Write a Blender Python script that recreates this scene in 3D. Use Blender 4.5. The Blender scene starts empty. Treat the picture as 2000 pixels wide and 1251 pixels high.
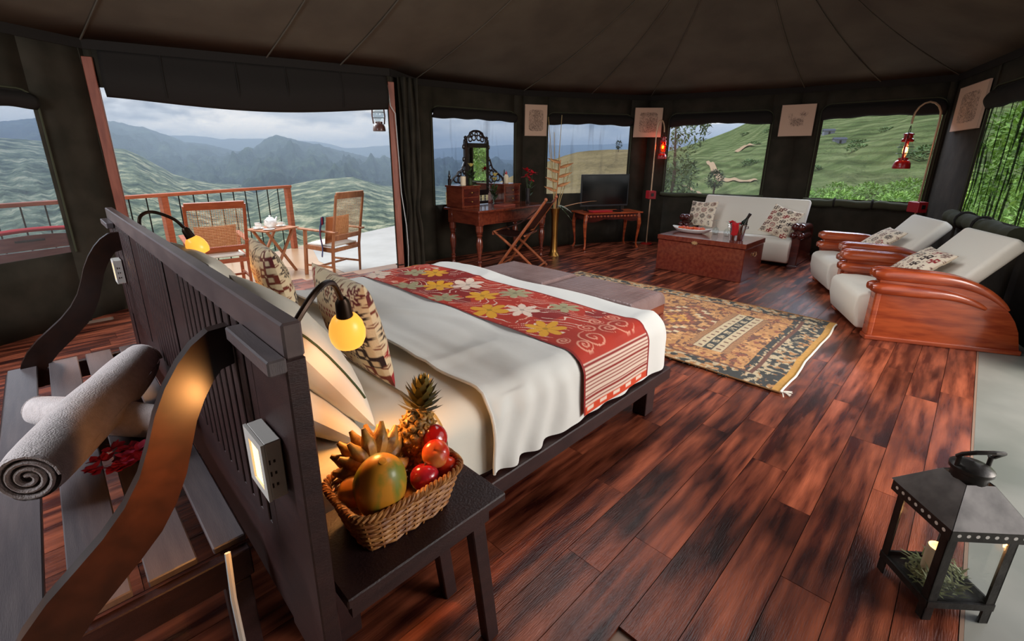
import bpy, bmesh, math, random
import numpy as np
from mathutils import Vector, Matrix, Euler, noise as mnoise

random.seed(7)
rng = np.random.default_rng(7)
PI = math.pi
SC = bpy.context.scene
COL = SC.collection
EYE = 1.4

# ------------------------------------------------------------------ camera
cam_d = bpy.data.cameras.new('camera')
cam = bpy.data.objects.new('camera', cam_d)
COL.objects.link(cam)
TH = math.atan2(266, 897); PH = math.radians(45.8)
fw = Vector((math.cos(PH) * math.cos(TH), math.sin(PH) * math.cos(TH), -math.sin(TH)))
rt = Vector((math.sin(PH), -math.cos(PH), 0)); up = rt.cross(fw)
cam.matrix_world = Matrix(((rt.x, up.x, -fw.x, 0), (rt.y, up.y, -fw.y, 0), (rt.z, up.z, -fw.z, EYE), (0, 0, 0, 1)))
cam_d.sensor_width = 36; cam_d.lens = 897 / 2000 * 36
cam_d.shift_x = 0.015; cam_d.shift_y = -0.02525
cam_d.clip_start = 0.03; cam_d.clip_end = 30000
SC.camera = cam

# ------------------------------------------------------------------ exposure, world, lights
SC.view_settings.view_transform = 'Standard'; SC.view_settings.look = 'None'
SC.view_settings.gamma = 1.0; SC.view_settings.use_curve_mapping = False
SC.view_settings.exposure = 0.25
cy = SC.cycles
cy.use_denoising = True
cy.max_bounces = 7; cy.diffuse_bounces = 3; cy.glossy_bounces = 3; cy.transmission_bounces = 5
cy.transparent_max_bounces = 24; cy.volume_bounces = 0
cy.caustics_reflective = False; cy.caustics_refractive = False
cy.sample_clamp_indirect = 4.0
cy.volume_step_rate = 4.0

def srgb(r, g, b):
    f = lambda c: c / 12.92 if c <= .04045 else ((c + .055) / 1.055) ** 2.4
    return (f(r / 255), f(g / 255), f(b / 255), 1.0)

def build_world():
    w = bpy.data.worlds.new('overcast_sky'); SC.world = w; w.use_nodes = True
    nt = w.node_tree; N = nt.nodes; L = nt.links
    for n in list(N): N.remove(n)
    out = N.new('ShaderNodeOutputWorld'); bg = N.new('ShaderNodeBackground')
    tc = N.new('ShaderNodeTexCoord'); sep = N.new('ShaderNodeSeparateXYZ')
    L.new(tc.outputs['Generated'], sep.inputs[0])
    base = N.new('ShaderNodeValToRGB'); L.new(sep.outputs['Z'], base.inputs[0])
    e = base.color_ramp.elements
    e[0].position = 0.0; e[0].color = srgb(252, 238, 218)
    e[1].position = 0.75; e[1].color = srgb(170, 186, 212)
    m = e.new(0.14); m.color = srgb(238, 229, 216)
    # clouds: 3-D noise over the direction, stretched sideways
    mp = N.new('ShaderNodeMapping'); mp.inputs['Scale'].default_value = (1.0, 1.0, 3.0)
    mp.inputs['Location'].default_value = (0.35, 0.1, 0.0)
    L.new(tc.outputs['Generated'], mp.inputs[0])
    no = N.new('ShaderNodeTexNoise'); no.inputs['Scale'].default_value = 3.4
    no.inputs['Detail'].default_value = 7; no.inputs['Roughness'].default_value = .56
    L.new(mp.outputs[0], no.inputs['Vector'])
    cr = N.new('ShaderNodeValToRGB'); L.new(no.outputs[0], cr.inputs[0])
    c = cr.color_ramp.elements; c[0].position = .50; c[0].color = (0, 0, 0, 1); c[1].position = .60; c[1].color = (1, 1, 1, 1)
    no2 = N.new('ShaderNodeTexNoise'); no2.inputs['Scale'].default_value = 9; no2.inputs['Detail'].default_value = 5
    L.new(mp.outputs[0], no2.inputs['Vector'])
    cc = N.new('ShaderNodeValToRGB'); L.new(no2.outputs[0], cc.inputs[0])
    c = cc.color_ramp.elements; c[0].position = .35; c[0].color = srgb(128, 130, 136); c[1].position = .68; c[1].color = srgb(200, 198, 196)
    mx = N.new('ShaderNodeMixRGB'); L.new(cr.outputs[0], mx.inputs[0]); L.new(base.outputs[0], mx.inputs[1]); L.new(cc.outputs[0], mx.inputs[2])
    dv = Vector((math.cos(math.radians(82.5)) * .996, math.sin(math.radians(82.5)) * .996, .088))
    sb = N.new('ShaderNodeVectorMath'); sb.operation = 'SUBTRACT'; L.new(tc.outputs['Generated'], sb.inputs[0]); sb.inputs[1].default_value = dv
    ml = N.new('ShaderNodeVectorMath'); ml.operation = 'MULTIPLY'; L.new(sb.outputs[0], ml.inputs[0]); ml.inputs[1].default_value = (1, 1, 3.0)
    ln = N.new('ShaderNodeVectorMath'); ln.operation = 'LENGTH'; L.new(ml.outputs[0], ln.inputs[0])
    n3 = N.new('ShaderNodeTexNoise'); n3.inputs['Scale'].default_value = 22; n3.inputs['Detail'].default_value = 6; L.new(mp.outputs[0], n3.inputs['Vector'])
    m1 = N.new('ShaderNodeMath'); m1.operation = 'MULTIPLY_ADD'; L.new(n3.outputs[0], m1.inputs[0]); m1.inputs[1].default_value = .22; L.new(ln.outputs['Value'], m1.inputs[2])
    r3 = N.new('ShaderNodeValToRGB'); L.new(m1.outputs[0], r3.inputs[0]); q = r3.color_ramp.elements
    q[0].position = .175; q[0].color = (1, 1, 1, 1); q[1].position = .235; q[1].color = (0, 0, 0, 1)
    c2 = N.new('ShaderNodeValToRGB'); L.new(n3.outputs[0], c2.inputs[0]); q = c2.color_ramp.elements
    q[0].position = .36; q[0].color = srgb(126, 128, 134); q[1].position = .66; q[1].color = srgb(200, 199, 198)
    mx2 = N.new('ShaderNodeMixRGB'); L.new(r3.outputs[0], mx2.inputs[0]); L.new(mx.outputs[0], mx2.inputs[1]); L.new(c2.outputs[0], mx2.inputs[2]); mx = mx2
    L.new(mx.outputs[0], bg.inputs[0]); bg.inputs[1].default_value = 1.6
    L.new(bg.outputs[0], out.inputs[0])
build_world()

def lamp(name, kind, loc, energy, color, target=None, **kw):
    d = bpy.data.lights.new(name, kind); d.energy = energy; d.color = color
    for k, v in kw.items(): setattr(d, k, v)
    o = bpy.data.objects.new(name, d); COL.objects.link(o); o.location = loc
    if target is not None:
        o.rotation_euler = (Vector(target) - Vector(loc)).to_track_quat('-Z', 'Y').to_euler()
    return o
lamp('sun', 'SUN', (-20, 40, 60), 2.0, (1.0, .98, .94), target=(-20 + 22, 40 - 28, 60 - 48), angle=math.radians(25))
lamp('overhead_fill', 'AREA', (3.7, 1.9, 3.2), 56, (.95, .97, 1.0), target=(4.3, 1.6, 0), shape='RECTANGLE', size=3.0, size_y=2.2, spread=math.radians(140))  # added fill under the roof canvas, brightens bed and seats
lamp('front_fill', 'AREA', (4.2, -3.3, 2.0), 88, (1.0, .96, .92), target=(3.6, 1.0, .35), shape='RECTANGLE', size=2.8, size_y=1.6, spread=math.radians(105))  # added unseen fill for the near bed side and the armchairs

lamp('window_fill', 'AREA', (9.4, 1.2, 2.75), 150, (.97, .96, 1.0), target=(4.6, 1.2, 0), shape='RECTANGLE', size=2.4, size_y=.8)  # added lamp hidden above the end window, boosts the floor sheen
lamp('door_fill', 'AREA', (2.3, 7.3, 3.3), 110, (.88, .94, 1.0), target=(2.2, 3.2, .3), shape='RECTANGLE', size=2.6, size_y=1.0)  # unseen lamp added over the doorway to brighten the far bed edge
lamp('left_fill', 'AREA', (-2.0, 2.7, 2.0), 84, (.86, .92, 1.0), target=(.1, 2.7, .5), shape='RECTANGLE', size=1.6, size_y=1.4)  # added fill inside the canvas for the bench and towels

# ------------------------------------------------------------------ materials
MATS = {}
def mat(name, col=None, rough=.6, metal=0, col2=None, scale=6, stretch=(1, 1, 1), bump=0, bump_scale=60, coords='Object',
        spec=.5, coat=0, trans=0, emit=None, emit_s=0, detail=4, ramp=(.35, .65), alpha=1, sheen=0, ior=1.45, rnd=0):
    if name in MATS: return MATS[name]
    m = bpy.data.materials.new(name); m.use_nodes = True
    nt = m.node_tree; N = nt.nodes; L = nt.links; b = N['Principled BSDF']
    col = col or (.5, .5, .5, 1)
    b.inputs['Base Color'].default_value = col
    b.inputs['Roughness'].default_value = rough; b.inputs['Metallic'].default_value = metal
    b.inputs['Specular IOR Level'].default_value = spec; b.inputs['Coat Weight'].default_value = coat
    b.inputs['Coat Roughness'].default_value = .12
    b.inputs['Transmission Weight'].default_value = trans; b.inputs['IOR'].default_value = ior
    b.inputs['Alpha'].default_value = alpha; b.inputs['Sheen Weight'].default_value = sheen
    if emit: b.inputs['Emission Color'].default_value = emit; b.inputs['Emission Strength'].default_value = emit_s
    vec = None
    if col2 or bump:
        tc = N.new('ShaderNodeTexCoord'); mp = N.new('ShaderNodeMapping'); mp.inputs['Scale'].default_value = stretch
        if coords == 'World':
            g = N.new('ShaderNodeNewGeometry'); L.new(g.outputs['Position'], mp.inputs[0])
        else: L.new(tc.outputs[coords], mp.inputs[0])
        vec = mp.outputs[0]
    if col2:
        no = N.new('ShaderNodeTexNoise'); no.inputs['Scale'].default_value = scale; no.inputs['Detail'].default_value = detail
        L.new(vec, no.inputs['Vector'])
        r = N.new('ShaderNodeValToRGB'); r.color_ramp.elements[0].position = ramp[0]; r.color_ramp.elements[1].position = ramp[1]
        r.color_ramp.elements[0].color = col; r.color_ramp.elements[1].color = col2
        L.new(no.outputs[0], r.inputs[0]); L.new(r.outputs[0], b.inputs['Base Color'])
        if rnd:
            oi = N.new('ShaderNodeObjectInfo'); ad = N.new('ShaderNodeVectorMath'); ad.operation = 'ADD'
            sc_ = N.new('ShaderNodeMath'); sc_.operation = 'MULTIPLY'; sc_.inputs[1].default_value = 40
            L.new(oi.outputs['Random'], sc_.inputs[0]); L.new(vec, ad.inputs[0]); L.new(sc_.outputs[0], ad.inputs[1])
            L.new(ad.outputs[0], no.inputs['Vector'])
            hs = N.new('ShaderNodeHueSaturation'); mr = N.new('ShaderNodeMapRange')
            mr.inputs['To Min'].default_value = 1 - rnd; mr.inputs['To Max'].default_value = 1 + rnd
            L.new(oi.outputs['Random'], mr.inputs[0]); L.new(mr.outputs[0], hs.inputs['Value'])
            L.new(r.outputs[0], hs.inputs['Color']); L.new(hs.outputs[0], b.inputs['Base Color'])
    if bump:
        n2 = N.new('ShaderNodeTexNoise'); n2.inputs['Scale'].default_value = bump_scale; n2.inputs['Detail'].default_value = 3
        L.new(vec, n2.inputs['Vector']); bp = N.new('ShaderNodeBump'); bp.inputs['Strength'].default_value = bump
        bp.inputs['Distance'].default_value = .01
        L.new(n2.outputs[0], bp.inputs['Height']); L.new(bp.outputs[0], b.inputs['Normal'])
    MATS[name] = m
    return m

def print_mat(name, rough=.8, bump=.15, bump_scale=300, sheen=0):
    """colour read from the printed / woven pattern stored on the mesh"""
    if name in MATS: return MATS[name]
    m = mat(name, (.5, .5, .5, 1), rough, bump=bump, bump_scale=bump_scale, sheen=sheen)
    nt = m.node_tree; a = nt.nodes.new('ShaderNodeAttribute'); a.attribute_name = 'print'
    nt.links.new(a.outputs['Color'], nt.nodes['Principled BSDF'].inputs['Base Color'])
    return m

M_floor = mat('floor_wood', srgb(68, 26, 18), .27, col2=srgb(174, 92, 62), scale=2.2, stretch=(.9, 9, 1), coords='World', bump=.25, bump_scale=26, detail=7, rnd=.28, ramp=(.36, .7), spec=.5)
def floor_blotches():
    nt = M_floor.node_tree; N = nt.nodes; L = nt.links; b = N['Principled BSDF']
    src = b.inputs['Base Color'].links[0].from_socket
    g = N.new('ShaderNodeNewGeometry'); mp = N.new('ShaderNodeMapping'); mp.inputs['Scale'].default_value = (2.0, 6.0, 1)
    oi = N.new('ShaderNodeObjectInfo'); ad = N.new('ShaderNodeVectorMath'); ad.operation = 'ADD'
    sc_ = N.new('ShaderNodeMath'); sc_.operation = 'MULTIPLY'; sc_.inputs[1].default_value = 17
    L.new(oi.outputs['Random'], sc_.inputs[0])
    L.new(g.outputs['Position'], mp.inputs[0]); L.new(mp.outputs[0], ad.inputs[0]); L.new(sc_.outputs[0], ad.inputs[1])
    no = N.new('ShaderNodeTexNoise'); no.inputs['Scale'].default_value = 1.0; no.inputs['Detail'].default_value = 2.5
    L.new(ad.outputs[0], no.inputs['Vector'])
    r = N.new('ShaderNodeValToRGB'); r.color_ramp.elements[0].position = .36; r.color_ramp.elements[0].color = (.16, .13, .14, 1)
    r.color_ramp.elements[1].position = .54; r.color_ramp.elements[1].color = (1, 1, 1, 1)
    L.new(no.outputs[0], r.inputs[0])
    mx = N.new('ShaderNodeMixRGB'); mx.blend_type = 'MULTIPLY'; mx.inputs[0].default_value = .9
    L.new(src, mx.inputs[1]); L.new(r.outputs[0], mx.inputs[2]); L.new(mx.outputs[0], b.inputs['Base Color'])
floor_blotches()
M_conc = mat('screed', srgb(120, 122, 112), .32, col2=srgb(150, 148, 138), scale=1.6, coords='World', bump=.08, bump_scale=8)
M_deck = mat('deck_screed', srgb(172, 136, 102), .30, col2=srgb(186, 152, 118), scale=1.2, coords='World', bump=.05, bump_scale=5)
M_joint = mat('joint_strip', srgb(150, 120, 100), .5)
M_canvas = mat('tent_canvas', srgb(46, 42, 34), .92, col2=srgb(58, 52, 43), scale=5, bump=.35, bump_scale=7, spec=.15)
M_ceil = mat('roof_canvas', srgb(88, 80, 70), .95, col2=srgb(100, 92, 80), scale=2, bump=.2, bump_scale=3, spec=.1)
M_blind = mat('rolled_canvas', srgb(40, 36, 33), .9, bump=.4, bump_scale=12, spec=.15)
M_roll = mat('green_canvas_roll', srgb(66, 66, 50), .9, bump=.3, bump_scale=14, spec=.2)
M_espresso = mat('espresso_wood', srgb(42, 24, 24), .42, col2=srgb(56, 34, 32), scale=3, stretch=(3, 3, 14), bump=.2, bump_scale=50)
M_topwood = mat('daylit_top_wood', srgb(86, 72, 72), .34, col2=srgb(104, 88, 86), scale=5, stretch=(4, 1, 4))  # lighter copy of the headboard wood: daylight on the top, put into colour
M_armwood = mat('bench_arm_wood', srgb(36, 20, 15), .32, col2=srgb(48, 27, 20), scale=4, stretch=(6, 2, 6))
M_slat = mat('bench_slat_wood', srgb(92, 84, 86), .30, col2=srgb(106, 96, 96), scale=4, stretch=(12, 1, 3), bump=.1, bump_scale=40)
M_mahog = mat('mahogany', srgb(140, 54, 28), .24, col2=srgb(190, 88, 46), scale=2.4, stretch=(1.5, 1.5, 10), coat=.6, spec=.5, detail=6)
M_mahogd = mat('dark_mahogany', srgb(62, 22, 18), .2, col2=srgb(84, 32, 24), scale=3, stretch=(2, 2, 8), coat=.6)
M_redwood = mat('chest_wood', srgb(104, 36, 26), .18, col2=srgb(126, 56, 36), scale=3, stretch=(2, 8, 8), coat=.5, detail=6)
M_deskwood = mat('desk_wood', srgb(92, 38, 26), .22, col2=srgb(118, 54, 34), scale=3, stretch=(8, 2, 8), coat=.6)
M_blackwood = mat('ebonised_wood', srgb(28, 18, 18), .35, coat=.3)
M_teak = mat('teak', srgb(150, 92, 58), .5, col2=srgb(176, 116, 76), scale=4, stretch=(6, 6, 1.5), bump=.1)
M_railwood = mat('railing_wood', srgb(150, 72, 40), .45, col2=srgb(172, 88, 52), scale=5, stretch=(2, 2, 8))
M_postwood = mat('door_post_wood', srgb(124, 62, 44), .5, col2=srgb(146, 80, 58), scale=5, stretch=(6, 6, 1))
M_chairwood = mat('folding_chair_wood', srgb(142, 74, 42), .35, col2=srgb(170, 94, 58), scale=5, stretch=(5, 5, 1.5), coat=.3)
M_cane = mat('cane', srgb(214, 164, 108), .55, col2=srgb(190, 134, 82), scale=30)
M_cream = mat('cream_upholstery', srgb(236, 228, 212), .85, bump=.2, bump_scale=220, sheen=.1)
M_sheet = mat('white_sheet', srgb(226, 220, 206), .8, bump=.15, bump_scale=7, sheen=.1)
M_duvet = mat('white_duvet', srgb(222, 220, 214), .8, bump=.55, bump_scale=6, sheen=.1)
M_pillow = mat('white_pillowcase', srgb(226, 220, 206), .8, bump=.2, bump_scale=9)
M_piping = mat('green_piping', srgb(52, 72, 40), .7)
M_towel = mat('towel_terry', srgb(206, 192, 188), .95, col2=srgb(222, 208, 204), scale=40, bump=.5, bump_scale=220, sheen=.4)
M_leather = mat('brown_leather', srgb(122, 98, 94), .30, col2=srgb(136, 112, 108), scale=8, bump=.25, bump_scale=60)
M_dleather = mat('dark_leather', srgb(44, 24, 20), .32, bump=.2, bump_scale=60)
M_black = mat('black_metal', srgb(24, 22, 22), .4, metal=.6)
M_iron = mat('lantern_iron', srgb(50, 46, 44), .36, metal=.75, col2=srgb(76, 72, 68), scale=9, bump=.1)
M_chrome = mat('chrome', srgb(205, 205, 208), .12, metal=1)
M_brass = mat('brass', srgb(170, 124, 64), .32, metal=1)
M_brass2 = mat('pale_brass', srgb(226, 190, 140), .3, metal=.8)
M_bronze = mat('lamp_bronze', srgb(52, 36, 26), .35, metal=.7)
M_red = mat('red_enamel', srgb(170, 22, 20), .3, coat=.5)
M_redbox = mat('red_box_paint', srgb(160, 26, 34), .45)
M_redcloth = mat('red_cloth', srgb(176, 20, 26), .85, bump=.2, bump_scale=80)
M_white = mat('white_paint', srgb(212, 206, 198), .5)
M_china = mat('white_china', srgb(236, 234, 228), .2, coat=.4)
M_candle = mat('ivory_wax', srgb(226, 208, 176), .55)
def thin_glass(name, tint=(1, 1, 1, 1), ior=1.45, haze=0):
    m = bpy.data.materials.new(name); m.use_nodes = True; nt = m.node_tree; N = nt.nodes; L = nt.links
    for n in list(N): N.remove(n)
    out = N.new('ShaderNodeOutputMaterial'); mix = N.new('ShaderNodeMixShader'); tr = N.new('ShaderNodeBsdfTransparent'); gl = N.new('ShaderNodeBsdfGlossy'); fr = N.new('ShaderNodeLayerWeight'); fr.inputs['Blend'].default_value = .25; pw = N.new('ShaderNodeMath'); pw.operation = 'MULTIPLY_ADD'; pw.inputs[1].default_value = .35; pw.inputs[2].default_value = .03
    tr.inputs[0].default_value = tint; gl.inputs['Roughness'].default_value = .03; L.new(fr.outputs['Facing'], pw.inputs[0]); sq = N.new('ShaderNodeMath'); sq.operation = 'POWER'; sq.inputs[1].default_value = 3; L.new(fr.outputs['Facing'], sq.inputs[0]); L.new(sq.outputs[0], pw.inputs[0])
    L.new(pw.outputs[0], mix.inputs[0]); L.new(tr.outputs[0], mix.inputs[1]); L.new(gl.outputs[0], mix.inputs[2]); L.new(mix.outputs[0], out.inputs[0])
    MATS[name] = m; return m
M_glass = thin_glass('clear_glass', (.93, .95, .95, 1), 1.5)
M_mirror = mat('mirror_silver', (.92, .93, .92, 1), .01, metal=1)
M_screen_black = mat('tv_glass', srgb(12, 12, 13), .12, coat=.5)
M_bottle = mat('bottle_glass', srgb(16, 26, 18), .08, coat=.6)
M_paper = mat('print_paper', srgb(196, 160, 136), .9)
M_cord = mat('white_cord', srgb(180, 182, 180), .5)
M_wicker = mat('wicker', srgb(132, 76, 36), .5, col2=srgb(190, 130, 70), scale=40, bump=.2)
M_papaya = mat('papaya_skin', srgb(214, 140, 40), .4, col2=srgb(128, 128, 40), scale=11, stretch=(1.6, 1.6, .4), ramp=(.47, .60), coat=.2)
M_mango = mat('mango_skin', srgb(214, 140, 50), .35, col2=srgb(196, 92, 40), scale=9, coat=.2)
M_apple = mat('apple_skin', srgb(150, 16, 30), .2, col2=srgb(196, 40, 52), scale=14, coat=.5)
M_redfruit = mat('plum_skin', srgb(170, 14, 16), .14, col2=srgb(206, 34, 22), scale=8, coat=.7)
M_nect = mat('nectarine_skin', srgb(206, 44, 28), .25, col2=srgb(222, 148, 76), scale=9, coat=.4, ramp=(.4, .6))
M_orange = mat('tomato_skin', srgb(220, 66, 30), .2, col2=srgb(206, 50, 26), scale=10, coat=.5)
M_banana = mat('banana_skin', srgb(176, 128, 56), .45, col2=srgb(92, 56, 28), scale=34, ramp=(.42, .68))
M_pine = mat('pineapple_skin', srgb(188, 138, 66), .5, col2=srgb(92, 64, 30), scale=60)
M_pleaf = mat('pineapple_leaf', srgb(92, 84, 40), .5, col2=srgb(124, 108, 58), scale=14)
M_leaf = mat('leaf_green', srgb(78, 110, 44), .55, col2=srgb(116, 140, 60), scale=9)
M_darkleaf = mat('leaf_dark', srgb(38, 52, 28), .5, col2=srgb(64, 80, 40), scale=9)
M_sage = mat('sage_leaf', srgb(96, 104, 62), .6, col2=srgb(140, 140, 92), scale=20)
M_stem = mat('dry_stem', srgb(176, 150, 100), .7)
M_bract = mat('heliconia_bract', srgb(206, 150, 96), .6, col2=srgb(180, 112, 70), scale=12)
M_redflower = mat('red_petal', srgb(180, 16, 28), .6)
M_fuchsia = mat('fuchsia_petal', srgb(160, 20, 62), .7, col2=srgb(206, 60, 104), scale=30)
M_lily = mat('lily_petal', srgb(226, 206, 120), .5)
M_blue = mat('blue_cloth', srgb(44, 58, 98), .85, col2=srgb(150, 40, 50), scale=14, stretch=(1, 1, .2), ramp=(.55, .6))
M_benchred = mat('bench_planks', srgb(120, 62, 54), .4, col2=srgb(142, 78, 66), scale=4, stretch=(1.5, 1.5, 8))
M_bark = mat('bark', srgb(96, 80, 62), .9)
M_glow = mat('lamp_glass_lit', srgb(238, 170, 60), .3, emit=(1.0, .45, .06, 1), emit_s=.85)
M_bulb = mat('bulb_glow', srgb(255, 220, 160), .3, emit=(1.0, .55, .2, 1), emit_s=9)
M_sconceglow = mat('sconce_panel_lit', srgb(255, 220, 160), .3, emit=(1.0, .62, .26, 1), emit_s=2.2)

def mesh_screen_mat(name, streak, tint, dens=.34):
    m = bpy.data.materials.new(name); m.use_nodes = True; nt = m.node_tree; N = nt.nodes; L = nt.links
    for n in list(N): N.remove(n)
    out = N.new('ShaderNodeOutputMaterial'); mix = N.new('ShaderNodeMixShader'); tr = N.new('ShaderNodeBsdfTransparent'); di = N.new('ShaderNodeBsdfDiffuse')
    di.inputs[0].default_value = tint; tr.inputs[0].default_value = (.76, .86, 1.0, 1)
    tc = N.new('ShaderNodeTexCoord'); mp = N.new('ShaderNodeMapping'); mp.inputs['Scale'].default_value = (4.5, 4.5, .55)
    mp.inputs['Rotation'].default_value = (0, math.radians(12), 0)
    if streak > .5: mp.inputs['Scale'].default_value = (13, 13, 1.0)
    no = N.new('ShaderNodeTexNoise'); no.inputs['Scale'].default_value = 1.6; no.inputs['Detail'].default_value = 3
    L.new(tc.outputs['Object'], mp.inputs[0]); L.new(mp.outputs[0], no.inputs['Vector'])
    r = N.new('ShaderNodeValToRGB'); e = r.color_ramp.elements
    d0 = dens; d1 = min(1, dens + streak)
    e[0].position = .54 if streak < .5 else .50; e[0].color = (d0, d0, d0, 1); e[1].position = .68 if streak < .5 else .56; e[1].color = (d1, d1, d1, 1)
    L.new(no.outputs[0], r.inputs[0]); L.new(r.outputs[0], mix.inputs[0])
    L.new(tr.outputs[0], mix.inputs[1]); L.new(di.outputs[0], mix.inputs[2]); L.new(mix.outputs[0], out.inputs[0])
    MATS[name] = m
    return m
M_mesh = mesh_screen_mat('insect_mesh', 0.0, srgb(150, 150, 150), .25)
M_meshfold = mesh_screen_mat('insect_mesh_folded', .22, srgb(86, 92, 104), .30)
M_meshwavy = mesh_screen_mat('insect_mesh_wavy', .70, srgb(28, 30, 28), .25)

# ------------------------------------------------------------------ mesh builder
class MB:
    def __init__(self): self.bm = bmesh.new()
    def box(self, c, s, rot=None, bevel=0, seg=1):
        m = Matrix.Translation(c)
        if rot is not None: m = m @ (rot if isinstance(rot, Matrix) else Euler(rot).to_matrix().to_4x4())
        r = bmesh.ops.create_cube(self.bm, size=1, matrix=m @ Matrix.Diagonal((s[0], s[1], s[2], 1)))
        if bevel:
            es = list({e for v in r['verts'] for e in v.link_edges})
            bmesh.ops.bevel(self.bm, geom=es, offset=bevel, segments=seg, affect='EDGES', profile=.5)
        return self
    def b2(self, a, b, bevel=0, seg=1):
        a = Vector(a); b = Vector(b)
        return self.box((a + b) / 2, tuple(abs(x) for x in (b - a)), None, bevel, seg)
    def bar(self, a, b, w, h, bevel=0, upv=(0, 0, 1)):
        a = Vector(a); b = Vector(b); d = (b - a); L = d.length; d.normalize()
        u = Vector(upv); s = d.cross(u)
        if s.length < 1e-4: s = d.cross(Vector((1, 0, 0)))
        s.normalize(); u = s.cross(d)
        m = Matrix(((s.x, d.x, u.x), (s.y, d.y, u.y), (s.z, d.z, u.z))).to_4x4()
        return self.box((a + b) / 2, (w, L, h), m, bevel)
    def tube(self, pts, rad, n=8, cap=True, closed=False):
        pts = [Vector(p) for p in pts]; k = len(pts)
        rr = rad if isinstance(rad, (list, tuple)) else [rad] * k
        rings = []; prev = None
        for i, p in enumerate(pts):
            if closed: t = pts[(i + 1) % k] - pts[i - 1]
            else: t = pts[min(i + 1, k - 1)] - pts[max(i - 1, 0)]
            t.normalize()
            if prev is None:
                a = Vector((0, 0, 1)) if abs(t.z) < .9 else Vector((1, 0, 0))
                s = t.cross(a).normalized()
            else:
                s = prev - t * prev.dot(t)
                s = s.normalized() if s.length > 1e-6 else t.orthogonal().normalized()
            prev = s; q = t.cross(s)
            rings.append([self.bm.verts.new(p + (s * math.cos(2 * PI * j / n) + q * math.sin(2 * PI * j / n)) * rr[i]) for j in range(n)])
        m = k if closed else k - 1
        for i in range(m):
            A = rings[i]; B = rings[(i + 1) % k]
            for j in range(n): self.bm.faces.new((A[j], A[(j + 1) % n], B[(j + 1) % n], B[j]))
        if cap and not closed:
            self.bm.faces.new(rings[0][::-1]); self.bm.faces.new(rings[-1])
        return self
    def lathe(self, prof, n=24, c=(0, 0, 0), mtx=None):
        c = Vector(c); rings = []
        for r, z in prof:
            ring = []
            for j in range(n):
                p = Vector((r * math.cos(2 * PI * j / n), r * math.sin(2 * PI * j / n), z))
                if mtx is not None: p = mtx @ p
                ring.append(self.bm.verts.new(c + p))
            rings.append(ring)
        for A, B in zip(rings, rings[1:]):
            for j in range(n): self.bm.faces.new((A[j], A[(j + 1) % n], B[(j + 1) % n], B[j]))
        if prof[0][0] > 1e-5: self.bm.faces.new(rings[0][::-1])
        if prof[-1][0] > 1e-5: self.bm.faces.new(rings[-1])
        return self
    def ell(self, c, r, nu=16, nv=10, mtx=None, fn=None):
        prof = []
        c = Vector(c); rings = []
        for i in range(nv + 1):
            t = PI * i / nv
            ring = []
            for j in range(nu):
                a = 2 * PI * j / nu
                d = Vector((math.sin(t) * math.cos(a), math.sin(t) * math.sin(a), -math.cos(t)))
                k = fn(d) if fn else 1
                p = Vector((d.x * r[0], d.y * r[1], d.z * r[2])) * k
                if mtx is not None: p = mtx @ p
                ring.append(self.bm.verts.new(c + p))
            rings.append(ring)
        for A, B in zip(rings, rings[1:]):
            for j in range(nu): self.bm.faces.new((A[j], A[(j + 1) % nu], B[(j + 1) % nu], B[j]))
        return self
    def prism(self, pts, depth, mtx=None, bevel=0):
        """pts: outline in local x,z ; extruded along local y from -depth/2 to depth/2"""
        A = []; B = []
        for x, z in pts:
            p = Vector((x, -depth / 2, z)); q = Vector((x, depth / 2, z))
            if mtx is not None: p = mtx @ p; q = mtx @ q
            A.append(self.bm.verts.new(p)); B.append(self.bm.verts.new(q))
        n = len(pts)
        f1 = self.bm.faces.new(A); f2 = self.bm.faces.new(B[::-1]); fs = [f1, f2]
        for i in range(n): fs.append(self.bm.faces.new((A[(i + 1) % n], A[i], B[i], B[(i + 1) % n])))
        if bevel:
            es = list(set(f1.edges) | set(f2.edges))
            bmesh.ops.bevel(self.bm, geom=es, offset=bevel, segments=2, affect='EDGES', profile=.5)
        return self
    def strip(self, A, B):
        """quad strip between two polylines (a ribbon outline, e.g. curved boards)"""
        va = [self.bm.verts.new(p) for p in A]; vb = [self.bm.verts.new(p) for p in B]
        for i in range(len(A) - 1): self.bm.faces.new((va[i], va[i + 1], vb[i + 1], vb[i]))
        return va, vb
    def board(self, up_, lo, y0, y1):
        """curved board: upper / lower edge polylines in x,z, thickness y0..y1"""
        f = self.strip([(x, y0, z) for x, z in up_], [(x, y0, z) for x, z in lo])
        g = self.strip([(x, y1, z) for x, z in up_], [(x, y1, z) for x, z in lo])
        for a, b in ((f[0], g[0]), (f[1], g[1])):
            for i in range(len(a) - 1): self.bm.faces.new((a[i], a[i + 1], b[i + 1], b[i]))
        for k in (0, -1): self.bm.faces.new((f[0][k], f[1][k], g[1][k], g[0][k]))
        return self
    def grid(self, fn, nu, nv):
        V = [[self.bm.verts.new(fn(i / nu, j / nv)) for j in range(nv + 1)] for i in range(nu + 1)]
        for i in range(nu):
            for j in range(nv): self.bm.faces.new((V[i][j], V[i + 1][j], V[i + 1][j + 1], V[i][j + 1]))
        return self
    def leafshape(self, base, d, w, upv=(0, 0, 1), droop=0, n=3):
        base = Vector(base); d = Vector(d); u = Vector(upv); s = d.cross(u)
        s = s.normalized() if s.length > 1e-6 else d.orthogonal().normalized()
        L = []; R = []
        for i in range(n + 1):
            t = i / n; ww = w * math.sin(PI * (.12 + .88 * t) ** .8) * .5 + 1e-4
            c = base + d * t - Vector((0, 0, droop * t * t))
            L.append(self.bm.verts.new(c - s * ww)); R.append(self.bm.verts.new(c + s * ww))
        for i in range(n): self.bm.faces.new((L[i], R[i], R[i + 1], L[i + 1]))
        return self
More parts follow.
